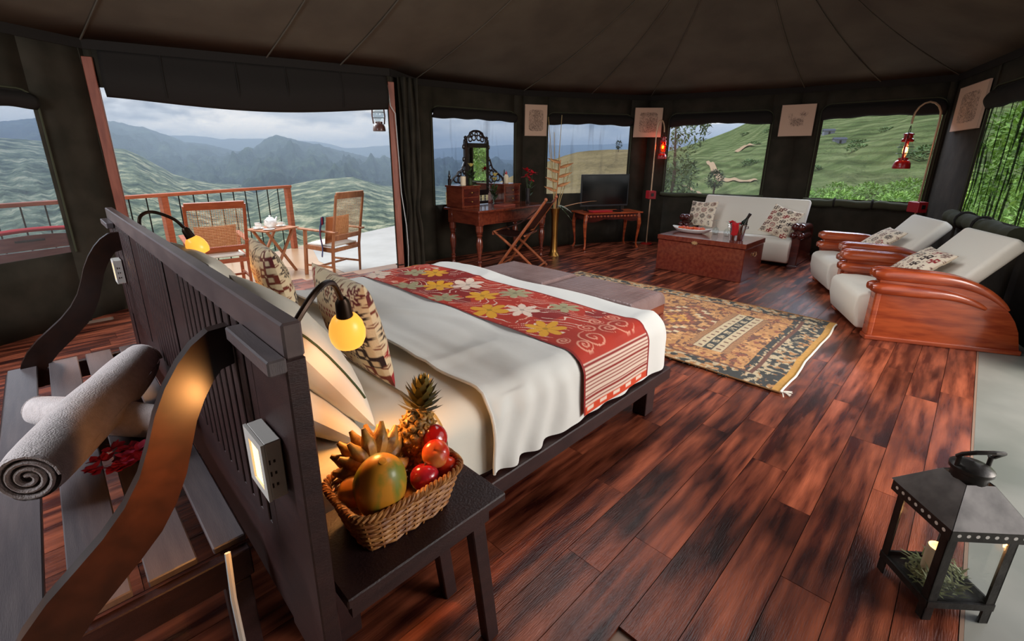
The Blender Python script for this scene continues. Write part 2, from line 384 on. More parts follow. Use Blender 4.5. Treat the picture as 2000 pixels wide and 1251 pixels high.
    def build(self, name, m, parent=None, smooth=True, offset=None, angle=35, solid=0):
        bmesh.ops.recalc_face_normals(self.bm, faces=self.bm.faces)
        me = bpy.data.meshes.new(name); self.bm.to_mesh(me); self.bm.free()
        o = bpy.data.objects.new(name, me); COL.objects.link(o)
        if m is not None: me.materials.append(m)
        if smooth:
            me.shade_smooth()
            me.set_sharp_from_angle(angle=math.radians(angle))
        if parent is not None:
            o.parent = parent
            if offset == 'world': o.matrix_parent_inverse = parent_mat(parent).inverted()
        if solid:
            md = o.modifiers.new('thick', 'SOLIDIFY'); md.thickness = solid; md.offset = 0
        return o

def parent_mat(o):
    m = Matrix.LocRotScale(o.location, o.rotation_euler, o.scale)
    if o.parent: m = parent_mat(o.parent) @ o.matrix_parent_inverse @ m
    return m

def tag(o, label=None, cat=None, group=None, kind=None):
    if label: o['label'] = label
    if cat: o['category'] = cat
    if group: o['group'] = group
    if kind: o['kind'] = kind
    return o
def thing(name, label, cat, loc=(0, 0, 0), rz=0, group=None, kind=None):
    o = bpy.data.objects.new(name, None); COL.objects.link(o); o.empty_display_size = .1
    o.location = loc; o.rotation_euler = (0, 0, rz)
    return tag(o, label, cat, group, kind)
def dup(root, loc=None, rz=None, label=None, name=None):
    r = root.copy(); COL.objects.link(r)
    if loc is not None: r.location = loc
    if rz is not None: r.rotation_euler = (0, 0, rz)
    if label: r['label'] = label
    for ch in list(root.children):
        c = ch.copy(); COL.objects.link(c); c.parent = r
        for g in list(ch.children):
            d = g.copy(); COL.objects.link(d); d.parent = c
    return r
def empty_part(name, parent):
    o = bpy.data.objects.new(name, None); COL.objects.link(o); o.parent = parent; return o
def struct(o): o['kind'] = 'structure'; return o
def smoothstep(a, b, x):
    t = np.clip((x - a) / (b - a), 0, 1); return t * t * (3 - 2 * t)
def lin(*c): return np.array(srgb(*c)[:3])
def paint(o, cols):
    me = o.data; a = me.color_attributes.new('print', 'FLOAT_COLOR', 'POINT')
    c = np.ones((len(me.vertices), 4), np.float32); c[:, :3] = cols
    a.data.foreach_set('color', c.ravel())
def grid_obj(name, P, m, parent=None, cols=None, smooth=True, close=None):
    """P: (nu,nv,3) array of points -> one mesh"""
    nu, nv = P.shape[:2]; me = bpy.data.meshes.new(name)
    idx = np.arange(nu * nv).reshape(nu, nv)
    q = np.stack([idx[:-1, :-1], idx[1:, :-1], idx[1:, 1:], idx[:-1, 1:]], -1).reshape(-1, 4)
    me.vertices.add(nu * nv); me.vertices.foreach_set('co', P.astype(np.float32).ravel())
    me.loops.add(q.size); me.loops.foreach_set('vertex_index', q.astype(np.int32).ravel())
    me.polygons.add(len(q)); me.polygons.foreach_set('loop_start', (np.arange(len(q)) * 4).astype(np.int32))
    me.polygons.foreach_set('loop_total', np.full(len(q), 4, np.int32))
    me.update(calc_edges=True)
    if smooth: me.shade_smooth()
    me.materials.append(m)
    o = bpy.data.objects.new(name, me); COL.objects.link(o)
    if parent is not None: o.parent = parent
    if cols is not None: paint(o, cols.reshape(-1, 3))
    return o
def vnoise(x, y, seed=0, octs=4):
    """tileless value noise on arrays"""
    out = 0; amp = 1; tot = 0
    for k in range(octs):
        xi = np.floor(x).astype(np.int64); yi = np.floor(y).astype(np.int64); fx = x - xi; fy = y - yi
        fx = fx * fx * (3 - 2 * fx); fy = fy * fy * (3 - 2 * fy)
        def h(a, b):
            n = (a * 374761393 + b * 668265263 + (seed + k) * 974711) & 0x7fffffff
            n = ((n ^ (n >> 13)) * 1274126177) & 0x7fffffff
            return ((n ^ (n >> 16)) & 0xffff) / 65535.0
        v = (h(xi, yi) * (1 - fx) + h(xi + 1, yi) * fx) * (1 - fy) + (h(xi, yi + 1) * (1 - fx) + h(xi + 1, yi + 1) * fx) * fy
        out = out + amp * v; tot += amp; amp *= .5; x = x * 2.03 + 11; y = y * 2.03 + 7
    return out / tot

# ------------------------------------------------------------------ plan of the tent
A0 = (-1.6, 4.42); A1 = (.5, 5.62); A2 = (3.13, 4.98); A3 = (3.72, 5.32); B0 = (5.5, 5.08); A4 = (7.45, 4.05); A5 = (8.15, 2.05); A6 = (8.3, .45); A7 = (4.6, -.67)
EAVE = 2.38
def inside_y(x):      # back wall y at x
    P = [A0, A1, A2, A3, B0, A4, (8.15, 2.05)]
    for a, b in zip(P, P[1:]):
        if a[0] <= x <= b[0]: return a[1] + (b[1] - a[1]) * (x - a[0]) / (b[0] - a[0])
    return P[0][1] if x < P[0][0] else .45
#FLOOR
def build_floor():
    fl = bpy.data.objects.new('floor', None); COL.objects.link(fl); struct(fl)
    MB().b2((-1.9, -.232, -.14), (8.4, 5.5, -.012)).build('subfloor', M_joint, fl, False)
    W = .148; y = -.232; row = 0; base = None; n = 0
    f2 = Vector((math.cos(PH), math.sin(PH), 0))
    while y < 5.4:
        x = -1.9 - random.uniform(0, 1.1)
        while x < 8.4:
            L = 1.21; x0 = max(x, -1.85); x1 = min(x + L, 8.35); yc = y + W / 2
            xm = (x0 + x1) / 2
            ok = x1 - x0 > .05 and yc < inside_y(xm) + .1
            d = Vector((xm, yc, -EYE)); depth = d.dot(fw)
            if ok:
                # keep boards the camera (or a step beside it) can see; under the bed they stay bare subfloor
                vis = depth > .15 and abs(d.dot(rt) / depth) < 1.5 and d.dot(up) / depth > -1.15
                hid = (.55 < x0 and x1 < 2.0 and 1.35 < yc < 2.75)
                if vis and not hid:
                    if base is None:
                        o = MB().b2((-.5, -W / 2 + .0012, -.012), (.5, W / 2 - .0012, 0)).build('plank', M_floor, fl, False); base = o
                    else:
                        o = base.copy(); COL.objects.link(o); o.parent = fl
                    o.location = (xm, yc, random.uniform(-.0006, .0006)); o.scale = (x1 - x0 - .0018, 1, 1); n += 1
            x += L
        y += W; row += 1
    MB().b2((-1.9, -.243, -.03), (8.3, -.233, .001)).build('edge_strip', M_joint, fl, False)
    # pale screed strip along the open front of the tent
    s = MB().b2((-2, -3.2, -.14), (8.3, -.244, -.001)).build('floor', M_conc, None, False); struct(s)
    return n
NPL = build_floor()

def build_walls():
    def wall(name, a, b, holes=(), top=EAVE, z0=-.02, m=M_canvas):
        a = Vector((*a, 0)); b = Vector((*b, 0)); d = (b - a); L = d.length; d.normalize(); n = Vector((-d.y, d.x, 0))
        mb = MB()
        def panel(s0, s1, za, zb):
            if s1 - s0 < 1e-3 or zb - za < 1e-3: return
            nu = max(1, int((s1 - s0) / .12)); nv = max(1, int((zb - za) / .2))
            def f(u, v):
                s = s0 + (s1 - s0) * u; z = za + (zb - za) * v
                w = .008 * (mnoise.noise(Vector((s * 2.2, z * .9, a.x)))) if 0 < u < 1 and 0 < v < 1 else 0
                return a + d * s + n * w + Vector((0, 0, z))
            mb.grid(f, nu, nv)
        s = 0
        for (h0, h1, za, zb) in holes:
            panel(s, h0, z0, top); panel(h0, h1, z0, za); panel(h0, h1, zb, top); s = h1
        panel(s, L, z0, top)
        # sewn seams
        o = mb.build(name, m, None, True, solid=.008); struct(o)
        return o
    wall('wall_left', A0, A1, [(-.0 + .9, 1.95, .62, 1.80)])
    wall('wall_door', A1, A2, [(.06, 2.66, -.2, 2.0)])
    wall('wall_jog', A2, A3)
    wall('wall_back', A3, B0, [(.23, 1.62, .77, 1.98)])
    wall('wall_corner', B0, A4, [(.42, 1.86, .85, 1.96)])
    wall('wall_far', A4, A5, [(.35, 1.76, .85, 1.95)])
    wall('wall_end', A5, A6, [(.30, 1.54, .84, 1.98)])
    for nm, a, b in (('wall_left', (-2.6, 3.6), A0), ('wall_rear_added', (-2.6, -1.0), (-2.6, 3.6)), ('wall_rear_added', (-1.0, -1.6), (-2.6, -1.0)), ('wall_rear_added', (.9, -1.56), (-1.0, -1.6))): wall(nm, a, b)  # four unseen rear canvas walls, added to darken the area around the camera
    wall('wall_right', A6, A7, [(1.22, 2.7, .85, 1.95)])
build_walls()

def build_ceiling():
    ring = [(-2.6, 3.6), A0, A1, A2, A3, B0, A4, A5, A6, A7, (3.0, -1.5), (-1.0, -1.6), (-2.6, -1.0)]
    ring = [Vector((x, y, EAVE)) for x, y in ring]
    ridge = [Vector((1.0, 2.0, 3.75)), Vector((5.0, 1.9, 3.75))]
    mb = MB(); n = len(ring)
    def target(p): return Vector((min(max(p.x, 1.0), 5.0), 1.95, 3.75))
    fine = []
    for i in range(n):
        a, b = ring[i], ring[(i + 1) % n]; k = max(1, int((b - a).length / .35))
        for j in range(k): fine.append(a.lerp(b, j / k))
    K = 10; rows = []
    for p in fine:
        t = target(p)
        rows.append([mb.bm.verts.new(p.lerp(t, j / K) - Vector((0, 0, .16 * math.sin(PI * j / K)))) for j in range(K + 1)])
    for i in range(len(rows)):
        A = rows[i]; B = rows[(i + 1) % len(rows)]
        for j in range(K): mb.bm.faces.new((A[j], B[j], B[j + 1], A[j + 1]))
    bmesh.ops.remove_doubles(mb.bm, verts=mb.bm.verts, dist=1e-4)
    c = mb.build('ceiling', M_ceil, None, True, solid=.01, angle=60); struct(c)
    # sewn seams running from the eaves up to the ridge
    for p in (A1, (1.9, 5.28), A3, B0, A4, A5, A6, (2.6, 5.1), (6.5, 4.55), (8.2, 1.2)):
        p = Vector((*p, EAVE)); t = target(p)
        pts = [p.lerp(t, j / K) - Vector((0, 0, .16 * math.sin(PI * j / K) + .012)) for j in range(K + 1)]
        MB().tube(pts, .008, 5).build('seam', M_ceil, c)
    # canvas valance band where roof meets wall
    P = [A0, A1, A2, A3, B0, A4, A5, A6, A7]
    mb = MB()
    for a, b in zip(P, P[1:]):
        mb.bar((*a, EAVE - .03), (*b, EAVE - .03), .03, .1)
    mb.build('valance', M_blind, c, False)
build_ceiling()

class Wall:
    """local frame: s along the wall, h height, t out into the room"""
    def __init__(s, a, b):
        s.a = Vector((*a, 0)); s.d = (Vector((*b, 0)) - s.a).normalized(); s.n = Vector((s.d.y, -s.d.x, 0))
    def __call__(s, u, h, t=0): return s.a + s.d * u + s.n * t + Vector((0, 0, h))
def window(num, W, s0, s1, z0, z1, ztop, screen, peak=.02, roll=None, straps=(), slack=.0):
    root = bpy.data.objects.new('window_%d' % num, None); COL.objects.link(root); root.location = W((s0 + s1) / 2, z0); struct(root)
    # insect mesh
    mb = MB()
    mb.grid(lambda u, v: W(s0 - .02 + (s1 - s0 + .04) * u, z0 - .02 + (z1 - z0 + .05) * v, -.012 + .012 * mnoise.noise(Vector((u * 7, v * 2, num)))), 40, 24)
    mb.build('mesh_screen', screen, root, offset='world')
    # welt round the opening
    mb = MB(); r = .12
    pts = [W(s0 - .03, z0, .01)] + [W(s0 - .03, z, .012) for z in (z0 + .5, ztop - r)]
    for k in range(1, 6):
        a = PI / 2 * k / 5; pts.append(W(s0 - .03 + r * (1 - math.cos(a)), ztop - r + r * math.sin(a), .012))
    for k in range(0, 6):
        a = PI / 2 * k / 5; pts.append(W(s1 + .03 - r * (1 - math.sin(a)), ztop - r + r * math.cos(a), .012))
    pts += [W(s1 + .03, z0 + .5, .012), W(s1 + .03, z0, .01)]
    mb.tube(pts, .008, 6).build('welt', M_roll, root, offset='world')
    # rolled-up blind with a lifted middle
    def blind(u, v):
        inset = .10 * (1 - math.sqrt(max(0, 1 - max(0, (v - .45) / .55) ** 2)))
        s = s0 - .02 + inset + (s1 - s0 + .04 - 2 * inset) * u
        lo = z1 + peak * (1 - abs(2 * u - 1)) + .006 * math.sin(u * 23 + num)
        z = lo + (ztop - .01 - lo) * v
        return W(s, z, .012 + .05 * math.sin(PI * min(1, v * 1.15 + .0)) ** .7 + .006 * mnoise.noise(Vector((u * 9, v * 3, num))) if 0 < v < .87 else .004)
    MB().grid(blind, 36, 12).build('rolled_blind', M_blind, root, offset='world', solid=.006)
    if roll:
        rr, dz = roll; n = 26
        pts = [W(s0 - .06 + (s1 - s0 + .12) * i / n, z0 - dz - .018 * abs(math.sin(i / n * PI * 3)), rr * .75) for i in range(n + 1)]
        mb = MB(); mb.tube(pts, [rr * (1 + .08 * math.sin(i * 1.9)) for i in range(n + 1)], 12); mb.build('sill_roll', M_roll, root, offset='world')
        for sx in straps:
            c = W(sx, z0 - dz, rr * .75)
            ring = [c + (W.n * math.cos(a) + Vector((0, 0, 1)) * math.sin(a)) * (rr * 1.1) for a in [2 * PI * k / 14 for k in range(14)]]
            MB().tube(ring, .012, 6, closed=True).build('strap', M_blind, root, offset='world')
    return root
window(1, Wall(A0, A1), .9, 1.95, .62, 1.78, 1.92, M_meshfold if False else M_mesh, .0)
window(2, Wall(A3, B0), .23, 1.62, .77, 1.92, 2.07, M_meshfold, .01)
window(3, Wall(B0, A4), .42, 1.86, .85, 1.90, 2.08, M_meshfold, .025)
window(4, Wall(A4, A5), .35, 1.76, .85, 1.885, 2.09, M_mesh, .045, (.03, .02))
window(5, Wall(A5, A6), .29, 1.54, .84, 1.92, 2.13, M_mesh, .03, (.055, .05), (.62, 1.05))
window(6, Wall(A6, A7), 1.22, 2.7, .85, 1.88, 2.1, M_meshwavy, .02, (.075, .06), (1.6, 2.05))

def door():
    W = Wall(A1, A2)
    root = bpy.data.objects.new('door_1', None); COL.objects.link(root); root.location = W(1.35, 0); struct(root)
    for s, nm in ((.02, 'post'), (2.71, 'post')):
        c = W(s, 0, -.01)
        mb = MB(); mb.bar(c + Vector((0, 0, -.16)), c + Vector((0, 0, 2.24)), .075, .075, .004, upv=W.d)
        mb.build(nm, M_postwood, root, False, offset='world')
    c = W(2.71, 0, -.01); MB().box(c + Vector((0, 0, .1)), (.09, .09, .012)).build('bracket', M_black, root, False, offset='world')
    # canvas door rolled up under the eave, sagging in the middle
    def cur(u, v):
        s = .1 + 2.56 * u; lo = 1.945 - .075 * math.sin(PI * u) ** 1.2 - .02 * (1 - u)
        z = 2.3 + (lo - 2.3) * v
        return W(s, z, .01 + .07 * math.sin(PI * v ** 1.4) + .008 * mnoise.noise(Vector((u * 9, v * 2, 3))))
    MB().grid(cur, 60, 14).build('rolled_curtain', M_blind, root, offset='world', solid=.01)
    for s in (.55, 1.15, 1.6, 2.15):
        pts = [W(s, 2.3 - .4 * t, .018 + .07 * math.sin(PI * t ** 1.4)) for t in [k / 10 for k in range(10)]]
        MB().tube(pts, .007, 5).build('tie_tape', M_blind, root, offset='world')
    # gathered side curtains
    def drape(sa, sb, zlo, zhi, nm, ph, waist):
        def f(u, v):
            z = zlo + (zhi - zlo) * v
            pinch = 1 - .35 * math.exp(-((z - waist) / .18) ** 2)
            mid = (sa + sb) / 2; s = mid + (sb - sa) * (u - .5) * pinch
            return W(s, z, .03 + .03 * math.sin(u * 19 + ph + .6 * math.sin(v * 6)) * pinch + .012 * math.sin(v * 17 + u * 9))
        MB().grid(f, 44, 40).build(nm, M_canvas, root, offset='world', solid=.006)
    drape(-.34, -.02, .0, 2.3, 'side_curtain', 0, .95)
    drape(2.78, 3.02, .02, 2.3, 'side_curtain', 2, .8)
    # loose ties
    pts = [W(2.66, 2.2, .04), W(2.68, 1.98, .05), W(2.73, 1.9, .06), W(2.745, 1.4, .05), W(2.75, 1.0, .055), W(2.79, .6, .06), W(2.80, .3, .055), W(2.78, .02, .06)]
    MB().tube(pts, .006, 6).build('pull_cord', M_cord, root, offset='world')
door()

# ------------------------------------------------------------------ deck, railing
DZ = -.15
def deck():
    pts = [(-3.2, 5.9), (3.09, 8.45), (8.6, 10.7), (8.6, 5.4), (5.5, 5.4), (3.75, 5.5), (3.13, 5.15), (.5, 5.75), (-1.7, 4.6), (-3.2, 3.7)]
    mb = MB(); a = [mb.bm.verts.new((x, y, DZ)) for x, y in pts]; b = [mb.bm.verts.new((x, y, DZ - .25)) for x, y in pts]
    mb.bm.faces.new(a); mb.bm.faces.new(b[::-1])
    for i in range(len(pts)): mb.bm.faces.new((a[i], a[i - 1], b[i - 1], b[i]))
    o = mb.build('floor', M_deck, None, False); struct(o)
    pp = [(2.86, 6.0), (2.92, 7.0), (3.45, 8.58), (8.6, 10.68), (8.6, 5.42), (5.5, 5.42), (3.75, 5.52), (3.2, 5.22)]  # pale overlay whose colour stands in for sky reflected on the deck
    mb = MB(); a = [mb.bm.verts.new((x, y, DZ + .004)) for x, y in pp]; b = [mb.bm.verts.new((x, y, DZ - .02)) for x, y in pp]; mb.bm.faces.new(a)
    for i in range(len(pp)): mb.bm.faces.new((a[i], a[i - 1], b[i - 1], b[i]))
    mb.build('sky_sheen_screed', mat('sky_sheen_screed', srgb(150, 150, 146), .2, col2=srgb(166, 166, 162), scale=1.5, coords='World', bump=.06, bump_scale=5), o, False)
    # screed joints
    d = Vector((1, .41, 0)).normalized()
    for k in range(5):
        p = Vector((.2 + k * 1.25, 6.2, DZ + .001)); q = p + Vector((-.41, 1, 0)) * 1.2
        MB().bar(p - Vector((-.41, 1, 0)) * .5, q, .006, .002).build('joint', M_joint, o, False)
    return o
deck()
def railing():
    a = Vector((-3.0, 5.92, 0)); b = Vector((3.09, 8.40, 0)); d = (b - a).normalized(); L = (b - a).length
    root = thing('deck_railing', 'wooden handrail with thin black metal balusters along the deck edge', 'railing', a + Vector((0, 0, DZ)))
    MB().bar(a + Vector((0, 0, .93)), b + d * .06 + Vector((0, 0, .93)), .1, .045, .006).build('top_rail', M_railwood, root, False, offset='world')
    base = None
    posts = [L, L - 2.08, L - 4.16, L - 6.24]
    for s in posts:
        c = a + d * s; MB().bar(c + Vector((0, 0, DZ)), c + Vector((0, 0, .91)), .085, .085, .004, upv=d).build('post', M_railwood, root, False, offset='world')
    first = None
    for s0 in posts:
        for k in range(1, 10):
            s = s0 - .208 * k
            if s < .05: continue
            c = a + d * s
            if first is None:
                first = MB().tube([(0, 0, .03), (0, 0, 1.06)], .0085, 6).build('baluster', M_black, root); o = first
            else:
                o = first.copy(); COL.objects.link(o); o.parent = root
            o.location = (c - a)
railing()

# ------------------------------------------------------------------ landscape
def pol(az, el, r):
    return np.stack([r * np.cos(az), r * np.sin(az), EYE + r * np.tan(el)], -1)
def land_mat(name, stops, scale, detail=8, bump=.5, bs=None, rough=.95):
    m = bpy.data.materials.new(name); m.use_nodes = True; nt = m.node_tree; N = nt.nodes; L = nt.links; b = N['Principled BSDF']
    b.inputs['Roughness'].default_value = rough; b.inputs['Specular IOR Level'].default_value = .1
    g = N.new('ShaderNodeNewGeometry'); no = N.new('ShaderNodeTexNoise'); no.inputs['Scale'].default_value = scale; no.inputs['Detail'].default_value = detail
    no.inputs['Roughness'].default_value = .62
    L.new(g.outputs['Position'], no.inputs['Vector']); r = N.new('ShaderNodeValToRGB'); e = r.color_ramp.elements
    e[0].position, e[0].color = stops[0]; e[1].position, e[1].color = stops[-1]
    for p, c in stops[1:-1]:
        x = e.new(p); x.color = c
    L.new(no.outputs[0], r.inputs[0]); L.new(r.outputs[0], b.inputs['Base Color'])
    n2 = N.new('ShaderNodeTexNoise'); n2.inputs['Scale'].default_value = bs or scale * 6; n2.inputs['Detail'].default_value = 6
    L.new(g.outputs['Position'], n2.inputs['Vector']); bp = N.new('ShaderNodeBump'); bp.inputs['Strength'].default_value = bump; bp.inputs['Distance'].default_value = 1 / scale * .25
    L.new(n2.outputs[0], bp.inputs['Height']); L.new(bp.outputs[0], b.inputs['Normal'])
    return m
M_forest = land_mat('far_forest', [(.3, srgb(30, 44, 44)), (.5, srgb(50, 66, 58)), (.64, srgb(78, 94, 76)), (.78, srgb(140, 142, 112))], .007, bs=.05)
M_valley = land_mat('valley_fields', [(.3, srgb(48, 62, 56)), (.44, srgb(90, 104, 86)), (.54, srgb(128, 138, 112)), (.63, srgb(188, 184, 152)), (.72, srgb(98, 114, 92))], .03, bs=.12, bump=.9)
M_brownhill = land_mat('dry_grass_hill', [(.3, srgb(128, 108, 70)), (.5, srgb(160, 136, 90)), (.7, srgb(178, 152, 108))], .06, bs=.8)
M_tea = land_mat('tea_hill', [(.28, srgb(92, 108, 56)), (.46, srgb(130, 146, 82)), (.62, srgb(166, 174, 110)), (.8, srgb(206, 202, 142))], .11, bs=1.6, bump=.9)
def tea_rows():
    nt = M_tea.node_tree; N = nt.nodes; L = nt.links; b = N['Principled BSDF']; src = b.inputs['Base Color'].links[0].from_socket
    g = N.new('ShaderNodeNewGeometry'); wv = N.new('ShaderNodeTexWave'); wv.wave_type = 'BANDS'; wv.bands_direction = 'Z'
    wv.inputs['Scale'].default_value = .32; wv.inputs['Distortion'].default_value = 3; wv.inputs['Detail'].default_value = 2; wv.inputs['Detail Scale'].default_value = .25
    L.new(g.outputs['Position'], wv.inputs['Vector']); r = N.new('ShaderNodeValToRGB')
    r.color_ramp.elements[0].color = (.55, .55, .5, 1); r.color_ramp.elements[0].position = .1; r.color_ramp.elements[1].position = .5
    L.new(wv.outputs[0], r.inputs[0]); mx = N.new('ShaderNodeMixRGB'); mx.blend_type = 'MULTIPLY'; mx.inputs[0].default_value = .7
    L.new(src, mx.inputs[1]); L.new(r.outputs[0], mx.inputs[2]); L.new(mx.outputs[0], b.inputs['Base Color'])
tea_rows()
M_track = mat('dirt_track', srgb(198, 160, 118), .95)
R2 = math.radians
def ridge(name, crest, D, az0, az1, el_foot, Dfoot, m, rough_amp, seed, n=(420, 70), behind=.55, label=None):
    """a mountain ridge: its front slope rises from el_foot at Dfoot to the crest at D, then falls away behind"""
    az = np.linspace(R2(az0), R2(az1), n[0])
    caz = np.radians([c[0] for c in crest])[::-1]; cel = np.radians([c[1] for c in crest])[::-1]
    ce = np.interp(az, caz, cel)
    t = np.linspace(0, 1, n[1]); nf = int(n[1] * .75)
    A, T = np.meshgrid(az, t, indexing='ij'); CE = ce[:, None] + 0 * T
    k = np.clip(T / .75, 0, 1); back = np.clip((T - .75) / .25, 0, 1)
    r = Dfoot + (D - Dfoot) * k + back * D * .35
    zc = D * np.tan(CE); zf = Dfoot * math.tan(R2(el_foot))
    z = zf + (zc - zf) * (k ** 1.15)
    x = r * np.cos(A); y = r * np.sin(A)
    fr = vnoise(A * 40 + seed, k * 3.5, seed, 5) - .5
    gul = np.abs(vnoise(A * 34 + seed * 3 + k * 3, k * 5 + .3 * A, seed + 9, 5) - .5) * 2
    win = np.sin(PI * np.clip(k, 0, 1)) ** .8
    z = z + (fr * rough_amp * 1.2 - (gul - .35) * rough_amp * .6) * win + (vnoise(A * 300, k * 0, seed + 3, 3) - .5) * rough_amp * .08
    z = z - back * abs(zc - zf) * .8
    o = grid_obj(name, np.stack([x, y, EYE + z], -1), m); struct(o)
    if label: o['label'] = label
    return o
far = [(101, 2.4), (91, 2.6), (79.73, 2.16), (78.21, 2.2), (76.82, 2.13), (75.24, 1.87), (74.67, 1.98), (71.42, 2.04), (66.12, 1.8), (65.07, 1.59), (63.15, 1.11), (61.12, 1.24), (59.51, 1.41), (58.24, 1.48), (53.07, 1.1), (43.98, 1.57), (37.95, 1.5), (30.4, 1.63), (25.03, 2.0), (20.51, 1.6), (0, 1.2)]
main = [(112, 3.6), (98, 3.0), (91.21, 2.94), (89.01, 3.3), (86.34, 3.52), (83.76, 3.3), (81.71, 2.85), (79.73, 2.16), (78.64, 1.61), (76.93, 1.44), (74.65, .87), (71.46, .21), (66, -.8), (60, -1.5), (52, -2)]
peak = [(84, -1.2), (79, -.6), (75.76, .2), (72.52, 1.09), (71.43, 1.94), (70.28, 2.47), (68.81, 2.08), (66.16, 1.47), (64.04, .94), (60.75, .17), (58.34, -.06), (53.72, -.17), (43.96, -.2), (37.86, -.3), (30, -.2), (20, -.2)]
left = [(112, 2.2), (96, 1.9), (90, 1.6), (86.78, 1.27), (83.45, .88), (82.47, .33), (81.34, -.53), (80.01, -1.52), (78.38, -2.15), (74.79, -2.9), (70, -4)]
dome = [(76, -5.0), (73, -4.2), (70.88, -3.19), (68.74, -2.69), (66.55, -2.28), (62.63, -2.04), (60.4, -2.82), (58.4, -3.4), (54, -3.8), (46, -4.2)]
ridge('mountain', far, 7000, 0, 112, -1.2, 4800, M_forest, 90, 3, label='pale far mountain range under the sky')
ridge('mountain', main, 4300, 50, 118, -2.6, 2000, M_forest, 120, 5, label='long blue mountain slope descending from the upper end of the deck view')
ridge('mountain', peak, 3600, 18, 86, -4.4, 1300, M_forest, 120, 8, label='pointed mountain in the middle of the doorway view')
ridge('hill', left, 1500, 68, 118, -14, 380, M_valley, 15, 12, label='lighter farmed hillside below the long mountain slope')
ridge('hill', dome, 1150, 44, 78, -14, 360, M_valley, 6, 17, label='low rounded hill with clearings above the deck chairs')
def valley():
    az = np.linspace(R2(30), R2(130), 200); r = np.geomspace(7, 2400, 110)
    A, Rr = np.meshgrid(az, r, indexing='ij')
    el = np.interp(np.log(Rr), np.log([7, 16, 40, 120, 420, 1300, 2400]), np.radians([-36, -26, -17, -12, -8.6, -5.2, -3.2]))
    z = EYE + Rr * np.tan(el) + (vnoise(A * 30, np.log(Rr) * 4, 21, 4) - .5) * Rr * .035
    o = grid_obj('valley', np.stack([Rr * np.cos(A), Rr * np.sin(A), z], -1), M_valley); struct(o); o['label'] = 'green valley floor dropping away below the deck'
valley()
def brown_el(az):
    return np.interp(az, np.radians([20, 26.49, 30.35, 32.63, 34.84, 36.31, 37.78, 39.09, 41.5, 46, 52])[::1], np.radians([1.3, 1.16, .96, .97, .86, .69, .29, -.18, -.94, -3, -6]))
GREEN = ([-40, -20, 0.14, 5.81, 10.6, 14.48, 17.34, 19.09, 20.13, 21.88, 23.86, 26.97, 31], [12, 11, 9.41, 7.99, 6.81, 5.74, 4.22, 3.34, 2.81, 2.12, 1.46, .5, -1])
def hill_surface(az, k, which):
    """height field of the two near hills as a function of bearing and 0..1 up the slope"""
    if which == 'brown':
        r0, r1 = 14.0, 150.0; r = r0 * (r1 / r0) ** k; e1 = brown_el(az); e0 = R2(-13)
    else:
        r0, r1 = 14.0, 330.0; r = r0 * (r1 / r0) ** k; e1 = np.interp(az, np.radians(GREEN[0]), np.radians(GREEN[1])); e0 = R2(-8.5)
    kk = np.clip(k, 0, 1) ** .9
    z = r * np.tan(e0 + (e1 - e0) * kk)
    z = z + (vnoise(az * 14 + 3, k * 6, 31 if which == 'brown' else 37, 4) - .5) * r * .05 * np.sin(PI * np.clip(k, 0, 1)) ** .7
    return np.stack([r * np.cos(az), r * np.sin(az), EYE + z], -1)
for nm, which, a0, a1, mm, lb in (('hill', 'brown', 26.5, 52, M_brownhill, 'dry brown grass hill outside the window above the television'),
                                  ('hill', 'green', -45, 31, M_tea, 'green terraced tea hillside outside the windows behind the sofa and armchairs')):
    az = np.linspace(R2(a0), R2(a1), 220); k = np.linspace(0, 1, 120); A, K = np.meshgrid(az, k, indexing='ij')
    P = hill_surface(A, K, which)
    Bk = P[:, -1:] * np.array([1.3, 1.3, 0]) + np.array([0, 0, -12.0])
    o = grid_obj(nm, np.concatenate([P, Bk], 1), mm); struct(o); o['label'] = lb
def track(which, pts, w, label):
    pts = np.array(pts, float); t = np.linspace(0, 1, 60); s = np.linspace(0, 1, len(pts))
    az = np.radians(np.interp(t, s, pts[:, 0])); k = np.interp(t, s, pts[:, 1])
    c = hill_surface(az, k, which); d = np.gradient(c[:, :2], axis=0); d /= np.linalg.norm(d, axis=1)[:, None] + 1e-9
    n = np.stack([-d[:, 1], d[:, 0]], -1); ww = w * (.5 + .5 * np.sin(np.linspace(.3, PI - .3, 60)))[:, None]
    ratio = math.log(150 / 14) if which == 'brown' else math.log(330 / 14)
    rows = []
    for q in (-1, -.5, 0, .5, 1):
        p = c[:, :2] + n * ww * q; rr = np.hypot(p[:, 0], p[:, 1])
        e = hill_surface(np.arctan2(p[:, 1], p[:, 0]), np.log(rr / 14) / ratio, which); e[:, 2] += .0025 * rr; rows.append(e)
    o = grid_obj('footpath', np.stack(rows, 1), M_track); struct(o); o['label'] = label
track('green', [(18.3, .79), (19.0, .765), (19.1, .74), (18.5, .715), (17.2, .70)], 1.1, 'curving dirt track high on the tea hillside')
track('green', [(22.0, .70), (21.7, .65), (21.3, .61), (20.3, .52), (17.2, .43)], .5, 'dirt track crossing the lower tea slope')
track('green', [(24.4, .54), (23, .47), (21.5, .40)], .3, 'pale footpath at the bottom of the tea slope')
track('brown', [(31, .75), (33.2, .62), (35, .45), (36.2, .38)], .9, 'pale footpath climbing the dry brown hill')
track('green', [(10.3, .98), (8.4, .93), (7.0, .80), (5.0, .78), (3.0, .80)], 1.4, 'grassy track curving round the upper tea slope')
